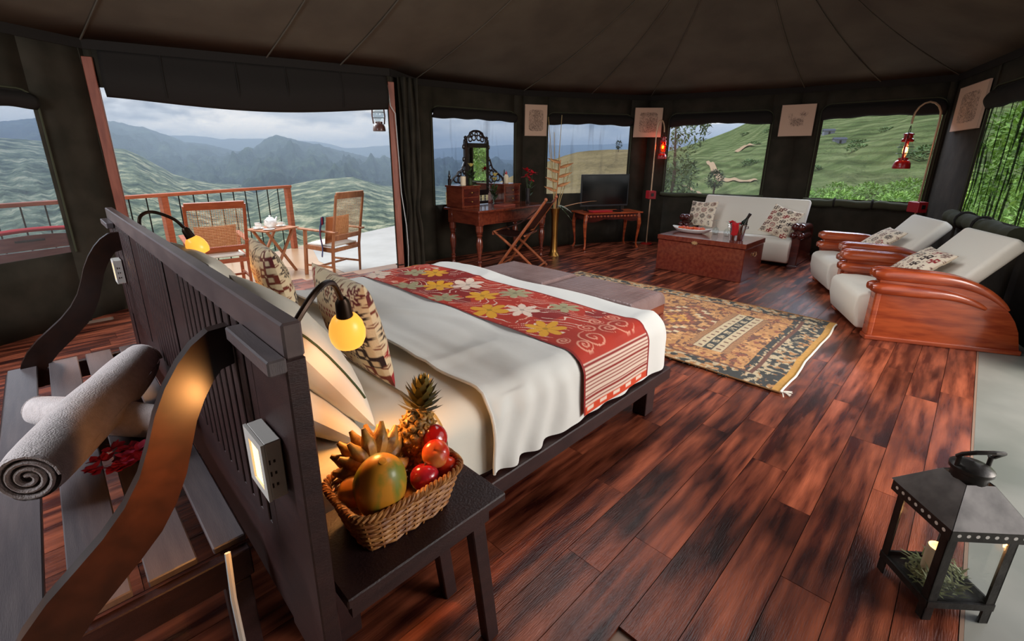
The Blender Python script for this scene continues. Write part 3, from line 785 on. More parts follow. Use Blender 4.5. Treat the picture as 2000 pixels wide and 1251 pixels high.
for (az, k, s, lb) in ((11.5, .72, 1.5, 'grey field hut on the tea hillside'), (10.5, .65, 1.3, 'small dark field hut just below the grey hut')):
    p = hill_surface(np.array(R2(az)), np.array(k), 'green')
    h = thing('hut', lb, 'hut', tuple(p), R2(az) + .3)
    MB().b2((-s / 2, -s * .7, -.5), (s / 2, s * .7, s * .5)).build('wall', mat('hut_wall', srgb(140, 140, 150), .9), h, False)
    MB().prism([(-s * .62, s * .5), (s * .62, s * .5), (0, s * .78)], s * 1.6).build('roof', mat('hut_roof', srgb(92, 92, 100), .8), h, False)
    MB().b2((-s / 2 - .06, -s * .12, -.5), (-s / 2, s * .12, s * .36)).build('door', mat('hut_door', srgb(60, 54, 50), .8), h, False)

def leaf_cloud(n, rx, rz, size, seed, zc=None, shell=.55, lumps=0):
    r_ = random.Random(seed); mb = MB()
    cs = [(Vector((0, 0, 0)), 1.0)]
    if lumps: cs = [(Vector((r_.uniform(-.75, .75), r_.uniform(-.75, .75), r_.uniform(-.8, .85))), r_.uniform(.25, .45)) for _ in range(lumps)]
    for _ in range(n):
        c, s = r_.choice(cs)
        v = Vector((r_.gauss(0, 1), r_.gauss(0, 1), r_.gauss(0, 1))).normalized() * (shell + (1 - shell) * r_.random())
        p = c + v * s; p = Vector((p.x * rx, p.y * rx, p.z * rz + (zc if zc is not None else rz)))
        d = (v + Vector((r_.uniform(-.7, .7), r_.uniform(-.7, .7), r_.uniform(-.5, .6)))).normalized() * size * r_.uniform(.7, 1.3)
        mb.leafshape(p, d, size * .5, (r_.uniform(-.5, .5), r_.uniform(-.5, .5), 1), n=2)
    return mb
M_bush = mat('tea_leaf', srgb(122, 160, 62), .6, col2=srgb(172, 204, 98), scale=6, rnd=.2)
M_treeleaf = mat('tree_leaf', srgb(70, 92, 52), .6, col2=srgb(120, 136, 84), scale=3)
def trees():
    p = hill_surface(np.array(R2(25.4)), np.array(.12), 'green')
    t = thing('tree', 'tall feathery tree outside the window behind the sofa', 'tree', tuple(p))
    MB().tube([(0, 0, -.5), (.1, 0, 2), (0, .1, 3.8)], [.1, .07, .03], 7).build('trunk', M_bark, t)
    leaf_cloud(2600, 1.25, 2.1, .16, 5, 2.4, .5, 26).build('crown', M_treeleaf, t)
    p = hill_surface(np.array(R2(21.0)), np.array(.42), 'green')
    t = thing('tree', 'small round dark tree at the foot of the tea slope', 'tree', tuple(p))
    MB().tube([(0, 0, -.3), (0, 0, 1.2)], .1, 6).build('trunk', M_bark, t)
    leaf_cloud(700, .9, .95, .2, 6, 1.5).build('crown', M_darkleaf, t)
    p = hill_surface(np.array(R2(31.6)), np.array(.98), 'brown')
    t = thing('tree', 'lone small tree on the crest of the dry hill', 'tree', tuple(p))
    MB().tube([(0, 0, -.3), (0, 0, 1.6)], .1, 6).build('trunk', M_bark, t)
    leaf_cloud(220, .9, 1.1, .4, 7, 2.0).build('crown', M_darkleaf, t)
    # tea bushes close outside the end and right-hand windows
    b0 = leaf_cloud(420, .62, .42, .15, 11, .36).build('tea_bush', M_bush); tag(b0, 'bright green tea bush on the slope outside the tent end', 'bush', 'tea bushes outside the end windows')
    b0.location = (15.5, 2.0, .6)
    r_ = random.Random(4); spots = []; pp = []
    tries = 0
    while len(spots) < 72 and tries < 6000:
        tries += 1; azd = r_.uniform(.3, 15); k = r_.uniform(.0, .30); sz = r_.uniform(.75, 1.1) * (1 + k)
        p = hill_surface(np.array(R2(azd)), np.array(k), 'green')
        if all(np.hypot(*(p - q)[:2]) > .95 * (sz + s2) * .72 for (_, _, s2), q in zip(spots, pp)):
            spots.append((azd, k, sz)); pp.append(p)
    for i, (azd, k, s) in enumerate(spots):
        o = b0 if i == 0 else b0.copy()
        if i: COL.objects.link(o)
        p = hill_surface(np.array(R2(azd)), np.array(k), 'green'); o.location = tuple(p - np.array([0, 0, .08])); o.scale = (s, s, s * .9); o.rotation_euler = (0, 0, i * 1.3)
    s0 = leaf_cloud(3200, .75, .85, .085, 12, .8, .5, 14).build('shrub', M_bush); tag(s0, 'dense leafy shrub close outside the folded mesh window', 'shrub', 'shrubs outside the side window')
    k = 0
    for (x, y, z, q) in ((9.4, -.75, -.5, 1.0), (11.3, -1.2, -.4, 1.15), (13.4, -.9, -.35, 1.3), (15.8, -1.3, -.1, 1.55), (18.8, -1.1, .2, 1.9), (9.6, -2.7, -.5, 1.2), (12.2, -3.3, -.2, 1.4), (15.6, -4.4, .1, 1.7)):
        o = s0 if k == 0 else s0.copy()
        if k: COL.objects.link(o)
        o.location = (x, y, z); o.rotation_euler = (0, 0, k * 1.1); o.scale = (q, q, q * 1.05); k += 1
def hillside_shrubs():
    r_ = random.Random(14); s0 = leaf_cloud(260, .9, .6, .3, 21, .45).build('hill_shrub', mat('hill_shrub_leaf', srgb(84, 114, 60), .7, col2=srgb(122, 148, 86), scale=3, rnd=.25))
    tag(s0, 'dark green shrub scattered on the tea hillside', 'bush', 'shrubs on the tea hillside'); n = 0
    pp = []
    for i in range(3000):
        azd = r_.uniform(0, 19) if i % 3 else r_.uniform(-12, 0); k = r_.uniform(.45, .96)
        p = hill_surface(np.array(R2(azd)), np.array(k), 'green'); sz = .8 + 1.7 * k * r_.uniform(.5, 1.2)
        if n >= 34: break
        if abs(azd - 11) < 1.2 or any(np.hypot(*(p - q)[:2]) < 1.5 * (sz + s2) for q, s2 in pp): continue
        pp.append((p, sz)); o = s0 if n == 0 else s0.copy()
        if n: COL.objects.link(o)
        o.location = tuple(p - np.array([0, 0, .2 * sz])); o.scale = (sz * r_.uniform(1, 1.4), sz, sz * r_.uniform(.5, .8)); o.rotation_euler = (0, 0, i); n += 1
hillside_shrubs()
trees()
def haze():
    az = np.linspace(R2(-60), R2(125), 30); r0, r1 = 400, 9500
    mb = MB(); lo, hi = -700, 300
    rings = []
    for a in az:
        rings.append([mb.bm.verts.new((r * math.cos(a), r * math.sin(a), z)) for r, z in ((r0, lo), (r1, lo), (r1, hi), (r0, hi))])
    for A, Bq in zip(rings, rings[1:]):
        for j in range(4): mb.bm.faces.new((A[j], A[(j + 1) % 4], Bq[(j + 1) % 4], Bq[j]))
    mb.bm.faces.new(rings[0]); mb.bm.faces.new(rings[-1][::-1])
    m = bpy.data.materials.new('valley_haze'); m.use_nodes = True; nt = m.node_tree
    nt.nodes.remove(nt.nodes['Principled BSDF']); v = nt.nodes.new('ShaderNodeVolumeScatter')
    v.inputs['Color'].default_value = (.66, .82, 1.0, 1); v.inputs['Density'].default_value = .00030; v.inputs['Anisotropy'].default_value = .0
    ab = nt.nodes.new('ShaderNodeVolumeAbsorption'); ab.inputs['Color'].default_value = v.inputs['Color'].default_value; ab.inputs['Density'].default_value = v.inputs['Density'].default_value
    ad = nt.nodes.new('ShaderNodeAddShader'); nt.links.new(v.outputs[0], ad.inputs[0]); nt.links.new(ab.outputs[0], ad.inputs[1])
    nt.links.new(ad.outputs[0], nt.nodes['Material Output'].inputs['Volume'])
    m.cycles.homogeneous_volume = True
    o = mb.build('haze', m, None, False); tag(o, 'blue mountain haze lying over the valley', None, None, 'stuff')
haze()
# ------------------------------------------------------------------ soft furnishing patterns
def motif_cells(U, V, nx, ny, seed, kinds, size=.52):
    """rows of folk motifs on a cream ground: returns rgb array"""
    base = lin(218, 196, 160) if size > .45 else lin(242, 224, 198); black = lin(44, 22, 20); brown = lin(112, 44, 26); red = lin(150, 22, 28); wine = lin(96, 26, 30)
    c = np.zeros(U.shape + (3,)) + base
    r_ = random.Random(seed)
    cu = U * nx; cv = V * ny
    iu = np.floor(cu).astype(int); iv = np.floor(cv).astype(int)
    X = cu - iu - .5; Y = cv - iv - .5
    R = np.hypot(X, Y); T = np.arctan2(Y, X)
    def put(mask, col): c[mask] = col
    for a in range(nx):
        for b in range(ny):
            cell = (iu == a) & (iv == b); k = r_.choice(kinds); col = r_.choice([black, black, brown, wine, red]); s = size * r_.uniform(.85, 1.12)
            if k == 0:      # eight-petal star
                put(cell & (R < s * (.58 + .42 * np.abs(np.cos(4 * T)))) & ~(R < s * .25) & ~((np.abs(np.cos(4 * T)) > .9) & (R > s * .35) & (R < s * .75)), col); put(cell & (R < s * .12), brown)
            elif k == 1:    # ring flower
                put(cell & (R < s * (.85 + .15 * np.cos(12 * T))) & (R > s * .62), col); put(cell & (R < s * (.42 + .1 * np.cos(6 * T))) & (R > s * .2), brown); put(cell & (R < s * .1), black)
            elif k == 2:    # stepped diamond
                m = np.abs(np.round(X * 12) / 12) + np.abs(np.round(Y * 12) / 12)
                put(cell & (m < s) & (m > s * .66), col); put(cell & (m < s * .4), col)
            elif k == 3:    # hooked cross
                put(cell & ((np.abs(X) < s * .2) | (np.abs(Y) < s * .2)) & (np.maximum(np.abs(X), np.abs(Y)) < s * .95), col)
                put(cell & (np.abs(np.maximum(np.abs(X), np.abs(Y)) - s * .85) < s * .14) & (X * Y > 0), col); put(cell & (R < s * .14), base)
            elif k == 4:    # leaf sprig
                put(cell & (np.abs(X) < s * .08) & (np.abs(Y) < s * .9), col); put(cell & (np.abs(np.abs(X) - s * .45 * (1 - (Y / s) ** 2)) < s * .15) & (np.abs(Y) < s * .8) & (np.sin(Y / s * 11) > -.2), col)
            elif k == 5:    # meander
                put(cell & (np.abs(Y - .22 * np.sign(np.sin(X * 22)) * s) < s * .16) & (np.abs(X) < s * 1.1), col); put(cell & (np.abs(np.sin(X * 11 + .8)) < .18) & (np.abs(Y) < s * .32), col)
    # small fillers at the cell corners
    X2 = cu - np.round(cu); Y2 = cv - np.round(cv)
    c[(np.abs(X2) + np.abs(Y2) < .10) & (np.abs(X2) + np.abs(Y2) > .03)] = brown
    return c
M_cushion = print_mat('printed_cushion', .85, .2, 160, .1)
def pillow_points(w, h, t, n=72, pinch=.10, sag=0, seed=0):
    u = np.linspace(-1, 1, n); U, V = np.meshgrid(u, u, indexing='ij')
    X = U * (1 - pinch * (1 - np.abs(U) ** 2) * 0 - pinch * (1 - V ** 2) * np.abs(U) ** 6) * w / 2
    Y = V * (1 - pinch * (1 - U ** 2) * np.abs(V) ** 6) * h / 2
    X = U * w / 2 * (1 - pinch * (1 - V ** 2)); Y = V * h / 2 * (1 - pinch * (1 - U ** 2))
    Z = t / 2 * ((1 - U ** 2).clip(0) ** .5) * ((1 - V ** 2).clip(0) ** .5)
    Z = Z ** .9 * (t / 2) ** .1
    Z = Z * (1 + .10 * (vnoise(U * 2.5 + 5, V * 2.5 + seed, seed, 3) - .5)) + .016 * (vnoise(U * 3 + seed, V * 3, seed, 3) - .5) * (1 - U ** 4) * (1 - V ** 4) * min(1, t / .14)
    return U, V, X, Y, Z
def frame3(normal, upish):
    n = Vector(normal).normalized(); u = Vector(upish); x = u.cross(n).normalized(); y = n.cross(x)
    return Matrix(((x.x, y.x, n.x), (x.y, y.y, n.y), (x.z, y.z, n.z)))
def cushion(name, label, cat, c, normal, w, h, t, upish=(0, 0, 1), pattern=None, group=None, m=None, piping=None, n=72, seed=1, pinch=.09, roll=0):
    """pillow whose outline plane faces `normal`; built as front and back faces"""
    U, V, X, Y, Z = pillow_points(w, h, t, n, pinch, 0, seed)
    F = frame3(normal, upish)
    if roll: F = F @ Matrix.Rotation(roll, 3, 'Z')
    F = np.array(F)
    root = thing(name, label, cat, c, 0, group)
    P1 = np.stack([X, Y, Z], -1) @ F.T; P2 = np.stack([X, Y, -Z], -1) @ F.T
    if pattern:
        c1 = motif_cells((U + 1) / 2, (V + 1) / 2, *pattern)
        c2 = motif_cells((U + 1) / 2, (V + 1) / 2, pattern[0], pattern[1], pattern[2] + 5, *pattern[3:])
    else: c1 = c2 = None
    grid_obj('front', P1, m or M_cushion, root, c1); grid_obj('back', P2, m or M_cushion, root, c2)
    if piping:
        k = int(n * .5); pts = [Vector(P1[int(n * .045), j] + F[:, 2] * .004) for j in range(int(n * .18), int(n * .85), 2)]
        MB().tube(pts, .0035, 5).build('piping', piping, root)
    return root

# ------------------------------------------------------------------ bed
def bed():
    root = thing('bed', 'dark wooden platform bed under white bedding', 'bed', (1.25, 2.0, 0))
    W = dict(parent=root, offset='world')
    # headboard: cap, stiles, rails, slats
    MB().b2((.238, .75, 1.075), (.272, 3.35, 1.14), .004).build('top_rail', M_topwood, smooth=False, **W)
    MB().b2((.240, .80, .30), (.270, .965, 1.075), .002).build('end_panel', M_espresso, smooth=False, **W)
    MB().b2((.236, .75, .0), (.272, .80, 1.075), .003).build('post', M_espresso, smooth=False, **W)
    MB().b2((.236, 3.21, .0), (.272, 3.35, 1.075), .003).build('post', M_espresso, smooth=False, **W)
    MB().b2((.244, .965, .30), (.270, 3.21, .56), .003).build('lower_panel', M_espresso, smooth=False, **W)
    MB().b2((.266, .965, .56), (.270, 3.21, 1.075)).build('slat_gap_shade', mat('shadow_board', srgb(10, 8, 8), .9), smooth=False, **W)  # near-black sheet painting deep shade into the gaps between slats
    y = .97; base = None
    while y < 3.19:
        wide = any(abs(y - q) < .03 for q in (1.66, 2.42))
        w = .16 if wide else .044
        if wide:
            MB().b2((.244, y, .56), (.262, y + w, 1.075)).build('stile', M_espresso, smooth=False, **W)
        else:
            if base is None:
                base = MB().b2((-.009, -.022, -.2575), (.009, .022, .2575), .002).build('slat', M_espresso, root, False); o = base
            else:
                o = base.copy(); COL.objects.link(o); o.parent = root
            o.location = (.250 - 1.25, y + .022 - 2.0, .8175)
        y += w + .020
    for ya, yb in ((.745, .98), (3.06, 3.345)):
        MB().b2((.207, ya, 1.055), (.238, yb, 1.083), .003).build('cleat', M_slat, smooth=False, **W)
    # platform
    MB().b2((.28, 1.0, .215), (2.33, 1.05, .285), .004).build('side_rail', M_espresso, smooth=False, **W)
    MB().b2((.28, 2.95, .215), (2.33, 3.0, .285), .004).build('side_rail', M_espresso, smooth=False, **W)
    MB().b2((2.28, 1.05, .215), (2.33, 2.95, .285), .004).build('end_rail', M_espresso, smooth=False, **W)
    MB().b2((.28, 1.05, .25), (2.28, 2.95, .28)).build('platform', M_espresso, smooth=False, **W)
    for x, yy in ((2.2, 1.06), (2.2, 2.86), (.36, 1.06), (.36, 2.86)):
        MB().b2((x, yy, 0), (x + .09, yy + .08, .215), .003).build('leg', M_espresso, smooth=False, **W)
    # mattress in its fitted sheet
    MB().b2((.285, 1.075, .282), (2.27, 2.925, .575), .06, 4).build('mattress', M_sheet, angle=80, **W)
bed()
def bedding():
    # duvet: sheet of cloth over the mattress, hanging down the near side, far side and foot
    x0, x1, ya, yb, top = .98, 2.335, 1.03, 2.97, .605
    R_ = .10
    def sec(s, lo, hi, zl):
        """arc-length section across: returns coordinate and height"""
        dl = top - R_ - zl; arc = R_ * PI / 2; flat = hi - lo - 2 * R_
        tot = 2 * dl + 2 * arc + flat; d = s * tot
        if d < dl: return lo, zl + d
        d -= dl
        if d < arc: a = d / R_; return lo + R_ * (1 - math.cos(a)), top - R_ + R_ * math.sin(a)
        d -= arc
        if d < flat: return lo + R_ + d, top
        d -= flat
        if d < arc: a = d / R_; return hi - R_ + R_ * math.sin(a), top - R_ + R_ * math.cos(a)
        d -= arc
        return hi, top - R_ - d
    nu, nv = 120, 220
    P = np.zeros((nu, nv, 3))
    for i in range(nu):
        u = i / (nu - 1)
        for j in range(nv):
            y, z = sec(j / (nv - 1), ya, yb, .30)
            x = x0 + (x1 - .10 - x0) * min(1, u / .86)
            if u > .86:   # foot end rolls over and drops
                q = (u - .86) / .14 * (.10 * PI / 2 + .17); arc = .10 * PI / 2
                if q < arc:
                    a = q / .10; x = x1 - .10 + .10 * math.sin(a); dz = .10 * (1 - math.cos(a))
                else: x = x1; dz = .10 + q - arc
                f = max(0, (z - .30) / (top - .30)); z = z - dz * (1 if z > .5 else f * .9)
                z = max(z, .30 - .0)
                # round the plan corner
                cut = .10
                if y < ya + cut: y = y + (cut - (y - ya)) * .30 * min(1, (u - .86) / .10)
                if y > yb - cut: y = y - (cut - (yb - y)) * .30 * min(1, (u - .86) / .10)
            side = 1 if z < top - .03 else 0
            nz = mnoise.noise(Vector((x * 3.2, y * 2.0, 1.3))) * .015 + mnoise.noise(Vector((x * 9, y * 4, 4))) * .007
            if side:
                k = (top - z) / (top - .3)
                # gathers fanning out from the folded edge
                g = math.sin(x * 52 + 2.2 * math.sin(z * 9 + x * 5)) * .015 * k ** .6 * math.exp(-((x - 1.08) / .36) ** 2) + math.sin(x * 17 + z * 6) * .006 * k + .006 * k * math.sin(x * 31 + 4 * z)
                y = y - (g + .012 * k) if y < 2 else y + .012 * k
            else: z += nz + .006 * math.sin(9 * x + 7 * y + 3 * mnoise.noise(Vector((x * 2, y * 2, 6)))) * (x < 1.5) + .010 * max(0, 1 - 9 * abs(mnoise.noise(Vector((x * 1.3 + 5, y * 1.1, 2.7))))) + .014 * math.exp(-((x - x0) / .05) ** 2) - .010 * math.exp(-((x - x0 - .16) / .05) ** 2)
            P[i, j] = (x, y, z)
    root = thing('duvet', 'white duvet spread over the bed, gathered in folds at the near side', 'duvet', (1.6, 2.0, .6))
    o = grid_obj('cover', P, M_duvet, root); o.matrix_parent_inverse = Matrix.Translation((-1.6, -2.0, -.6))
    # folded-back edge
    pts = [Vector(P[0, j]) + Vector((-.004, 0, .004)) for j in range(0, nv, 3)]
    o = MB().tube(pts, .006, 6).build('folded_edge', M_duvet, root, offset='world')
    # top sheet turned down towards the pillows
    S = np.zeros((40, 90, 3))
    for i in range(40):
        for j in range(90):
            u = i / 39; y, z = sec(j / 89, 1.055, 2.945, .32)
            x = .80 + (1.15 - .80) * u
            k = max(0, (top - z) / .3)
            z = z - .018 + mnoise.noise(Vector((x * 5, y * 4, 9))) * .008
            if z < .55: y += (-1 if y < 2 else 1) * .008 * math.sin(x * 30 + y * 3) * k
            S[i, j] = (x, y, z)
    s = thing('top_sheet', 'cream top sheet turned down between the pillows and the duvet', 'sheet', (.95, 2.0, .58))
    o = grid_obj('cloth', S, M_sheet, s); o.matrix_parent_inverse = Matrix.Translation((-.95, -2.0, -.58))
    # printed runner
    nu, nv = 240, 420
    U, V = np.meshgrid(np.linspace(0, 1, nu), np.linspace(0, 1, nv), indexing='ij')
    P = np.zeros((nu, nv, 3)); Lh = np.zeros((nu, nv))
    for j in range(nv):
        y, z = sec(j / (nv - 1) , ya - .012, yb + .012, .325)
        P[:, j, 1] = y; P[:, j, 2] = z
    Xr = 1.50 + .56 * U; P[:, :, 0] = Xr
    for i in range(0, nu):
        for j in range(nv):
            x, y, z = P[i, j]
            if z >= top - .03: P[i, j, 2] = z + .008 + .010 * max(0, 1 - 9 * abs(mnoise.noise(Vector((x * 1.3 + 5, y * 1.1, 2.7))))) + mnoise.noise(Vector((x * 3.2, y * 2.0, 1.3))) * .015 + mnoise.noise(Vector((x * 9, y * 4, 4))) * .007
            else:
                k = (top - z) / (top - .3); s_ = -1 if y < 2 else 1
                P[i, j, 1] = y + s_ * (.014 * k + .004) + s_ * math.sin(x * 17 + z * 6) * .003 * k
    # print: arc length from the near hem
    dz = np.linalg.norm(np.diff(P[0], axis=0), axis=1); arc = np.concatenate([[0], np.cumsum(dz)]); D = arc[None, :] + 0 * U; X = U * .56
    red = lin(196, 50, 24); dred = lin(140, 22, 16); cream = lin(232, 206, 186); ora = lin(206, 66, 28); yel = lin(226, 162, 40); sage = lin(166, 156, 118); pink = lin(222, 150, 124)
    c = np.zeros((nu, nv, 3)) + red
    c = c * (1 - .35 * vnoise(X * 9, D * 3, 5, 4)[..., None]) 
    stripe = (D > .035) & (D < .235)
    st = (np.sin(D * 330) + .5 * np.sin(D * 131 + 1)) > -.35
    c[stripe] = dred; c[stripe & st] = cream * .92
    c[(D <= .035)] = ora
    hem = (D <= .03) & (np.abs(np.sin(X * 30)) > .7) & (D > .012); c[hem] = cream
    def spiral(cx, cy, r, turns, dirn, col, w=.0065, ph=0):
        dx = X - cx; dy = D - cy; rr = np.hypot(dx, dy); tt = np.arctan2(dy, dx) * dirn + ph
        ph_ = (rr / r * turns - tt / (2 * PI)) % 1
        m = (np.minimum(ph_, 1 - ph_) * r / turns < w) & (rr < r); c[m] = col
    for cx, cy, r, dr, ph in ((.10, .31, .045, 1, 0), (.20, .33, .075, -1, 1), (.345, .345, .05, 1, 2), (.43, .335, .075, 1, .5), (.50, .42, .045, -1, 2), (.28, .42, .05, -1, 1), (.06, .40, .035, 1, 0), (.38, .44, .04, 1, 1)):
        spiral(cx, cy, r, 1.9, dr, pink, .005, ph)
    # swirling leaf strokes
    fl = D > .46
    fx = vnoise(X * 6, D * 4, 15, 3) * 2.2; str_ = np.abs(np.sin((X * 52 + D * 38 + fx * 9)))
    c[fl & (str_ < .24) & (vnoise(X * 14, D * 14, 8, 2) > .40)] = pink * 1.05
    c[fl & (vnoise(X * 4, D * 3, 44, 3) > .60)] = dred
    c[fl & (str_ < .20) & (vnoise(X * 10 + 3, D * 10, 9, 2) > .46)] = cream
    rr_ = random.Random(12)
    flowers = []
    for k in range(15):
        cy_ = .56 + k * .125; cx_ = (.13, .42, .28)[k % 3] + rr_.uniform(-.05, .05)
        flowers.append((cx_, cy_, rr_.uniform(.088, .115), (yel, sage, cream, yel, sage)[k % 5], 6 if k % 2 else 7))
    for cx, cy, r, col, npet in flowers:
        dx = X - cx; dy = D - cy; R0 = np.hypot(dx, dy); T = np.arctan2(dy, dx) + cx * 20
        m = R0 < r * (.45 + .55 * np.abs(np.cos(npet * T / 2))); c[m] = col
        c[m & (np.abs(np.sin(npet * T / 2)) > .97)] = col * .75; c[R0 < r * .14] = col * .6
    c[(X < .012) | (X > .548)] = dred
    root = thing('bed_runner', 'red bed runner printed with yellow flowers, scrolls and pale stripes', 'runner', (1.78, 2.0, .61))
    o = grid_obj('cloth', P, print_mat('printed_runner', .7, .1, 200), root, np.clip(c, 0, 1)); o.matrix_parent_inverse = Matrix.Translation((-1.78, -2.0, -.61))
bedding()
cushion('pillow', 'plump white pillow with a thin green line standing under the near reading lamp', 'pillow', (.53, 1.545, .785), (.80, -.10, .52), .72, .46, .20, m=M_pillow, piping=M_piping, seed=3, pinch=.05)
cushion('pillow', 'white pillow lying against the headboard behind the green-lined pillow', 'pillow', (.42, 1.50, .70), (.75, 0, .75), .70, .46, .17, m=M_pillow, seed=4, pinch=.05)
cushion('pillow', 'white pillow behind the cushion farthest from the fruit basket', 'pillow', (.53, 2.45, .79), (.86, 0, .45), .72, .46, .18, m=M_pillow, seed=6, pinch=.05)
cushion('cushion', 'motif cushion on the bed beside the lit near reading lamp', 'cushion', (.75, 1.56, .805), (.97, -.05, .22), .45, .41, .15, pattern=(5, 5, 3, [0, 3, 2, 5, 1, 0]), seed=7)
cushion('cushion', 'motif cushion standing at the far side of the bed by the deck door', 'cushion', (.745, 2.36, .81), (.97, -.12, .2), .45, .41, .15, pattern=(5, 5, 9, [5, 3, 2, 3, 0]), seed=8)

# ------------------------------------------------------------------ slatted bench behind the headboard
def bench():
    root = thing('bench', 'dark slatted bench with curved arms built behind the headboard', 'bench', (-.02, 2.05, 0))
    W = dict(parent=root, offset='world')
    outer = [(.24, 1.045), (.20, 1.042), (.165, 1.018), (.135, .985), (.105, .94), (.078, .885), (.055, .82), (.03, .76), (-.005, .705), (-.05, .655), (-.10, .612), (-.15, .57), (-.195, .52), (-.225, .47), (-.245, .41), (-.255, .34)]
    inner = [(.24, .955), (.212, .948), (.192, .925), (.17, .89), (.148, .845), (.13, .79), (.11, .73), (.082, .67), (.045, .615), (0, .57), (-.045, .53), (-.09, .49), (-.125, .45), (-.15, .42), (-.165, .38), (-.17, .34)]
    for y in (1.10, 2.97):
        MB().board(outer, inner, y, y + .032).build('arm', M_armwood, angle=30, **W)
    for a, b in ((-.275, -.175), (-.135, -.03), (.0, .10), (.135, .21)):
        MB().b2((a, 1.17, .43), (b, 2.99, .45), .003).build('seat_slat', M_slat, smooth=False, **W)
    MB().b2((-.285, 1.14, .30), (-.262, 3.0, .43), .003).build('apron', M_espresso, smooth=False, **W)
    for y in (1.14, 2.97):
        MB().b2((-.26, y, .34), (.21, y + .03, .425), .003).build('seat_rail', M_espresso, smooth=False, **W)
    MB().b2((-.26, 2.05, .36), (.21, 2.08, .425)).build('seat_rail', M_espresso, smooth=False, **W)
    for y in (1.14, 2.95):
        MB().b2((-.28, y, 0), (-.21, y + .05, .34), .003).build('leg', M_espresso, smooth=False, **W)
        MB().b2((.14, y, 0), (.20, y + .05, .34), .003).build('leg', M_espresso, smooth=False, **W)
bench()
def towel(name, label, a, b, r, seed, n=60):
    a = Vector(a); b = Vector(b); d = (b - a); L = d.length; d.normalize(); u = Vector((0, 0, 1)); s = d.cross(u)
    root = thing(name, label, 'towel', (a + b) / 2 - Vector((0, 0, r)))
    def f(i, j):
        ang = 2 * PI * i; t = j
        rr = r * (1 + .035 * math.sin(ang * 3 + t * 4 + seed) + .05 * mnoise.noise(Vector((ang, t * 4, seed)))) * (1 - .10 * (abs(2 * t - 1) ** 10)) + .01 * math.sin(PI * t)
        z = math.sin(ang) * rr
        return a + d * L * t + s * math.cos(ang) * rr + u * max(z, -r * .93)
    MB().grid(f, 40, n).build('outer_layer', M_towel, root, offset='world', angle=80)
    # spiral of folded layers at both ends
    for e, sg in ((a, -1), (b, 1)):
        pts = []
        for k in range(60):
            an = k / 60 * 2 * PI * 3.4; q = r * .93 * (1 - k / 66)
            pts.append(e + d * sg * .004 * (1 - k / 60) + s * math.cos(an) * q + u * math.sin(an) * q)
        MB().tube(pts, r * .085, 6).build('folds', M_towel, root, offset='world')
    return root
towel('rolled_towel', 'large grey rolled bath towel lying across the bench slats', (-.175, 1.63, .575), (.165, 2.34, .575), .078, 1)
towel('rolled_towel', 'white rolled towel underneath the large grey towel', (.185, 1.80, .505), (-.17, 2.28, .505), .052, 5)
def flower_bunch():
    root = thing('flower_bunch', 'fuchsia bougainvillea bunch lying on the bench by the towels', 'flowers', (.03, 1.70, .452))
    r_ = random.Random(3)
    for k in range(26):
        mb = MB(); c = Vector((r_.gauss(0, .035), r_.gauss(0, .04), .03 + abs(r_.gauss(0, .02))))
        for q in range(5):
            a = q * 2 * PI / 5 + r_.random(); mb.leafshape(c, Vector((math.cos(a), math.sin(a), r_.uniform(.1, 1.0))) * .028, .026, (r_.uniform(-.4, .4), r_.uniform(-.4, .4), 1), .006, 3)
        mb.build('blossom', M_fuchsia, root)
flower_bunch()
def sconce(name, label, y0):
    root = thing(name, label, 'sconce', (.238, y0, .822))
    # hollow white block with a lit slot on the face turned to the bench
    x0, x1, h, w = -.038, -.001, .063, .052
    MB().b2((x0 + .006, -w, -h), (x1, w, h), .002).build('body', M_white, root, False)
    mb = MB()
    for a, b in (((x0, -w, -h), (x0 + .006, -w * .62, h)), ((x0, w * .5, -h), (x0 + .006, w, h)), ((x0, -w * .62, h * .72), (x0 + .006, w * .5, h)), ((x0, -w * .62, -h), (x0 + .006, w * .5, -h * .72))): mb.b2(a, b)
    mb.build('face_plate', M_white, root, False)
    MB().b2((x0 + .004, -w * .62, -h * .72), (x0 + .007, w * .5, h * .72)).build('diffuser', M_sconceglow, root, False)
    mb = MB()
    for z, s in ((.022, .005), (-.004, .005), (-.030, .005)):
        mb.b2((x0 + .010, -w - .0006, z - s), (x0 + .013, -w + .0004, z + s)); mb.b2((x0 + .018, -w - .0006, z - s * .6), (x0 + .022, -w + .0004, z + s * .6))
    mb.build('cut_outs', M_bronze, root, False)
    l = lamp('sconce_light', 'AREA', (0, 0, 0), 5.0, (1, .42, .12), shape='RECTANGLE', size=.05, size_y=.07); l.parent = root
    l.location = (x0 - .004, 0, 0); l.rotation_euler = (0, math.radians(90), 0)
sconce('wall_sconce', 'white block sconce glowing on the near end post of the headboard', .89)
sconce('wall_sconce', 'white block sconce glowing on the far end of the headboard', 3.14)

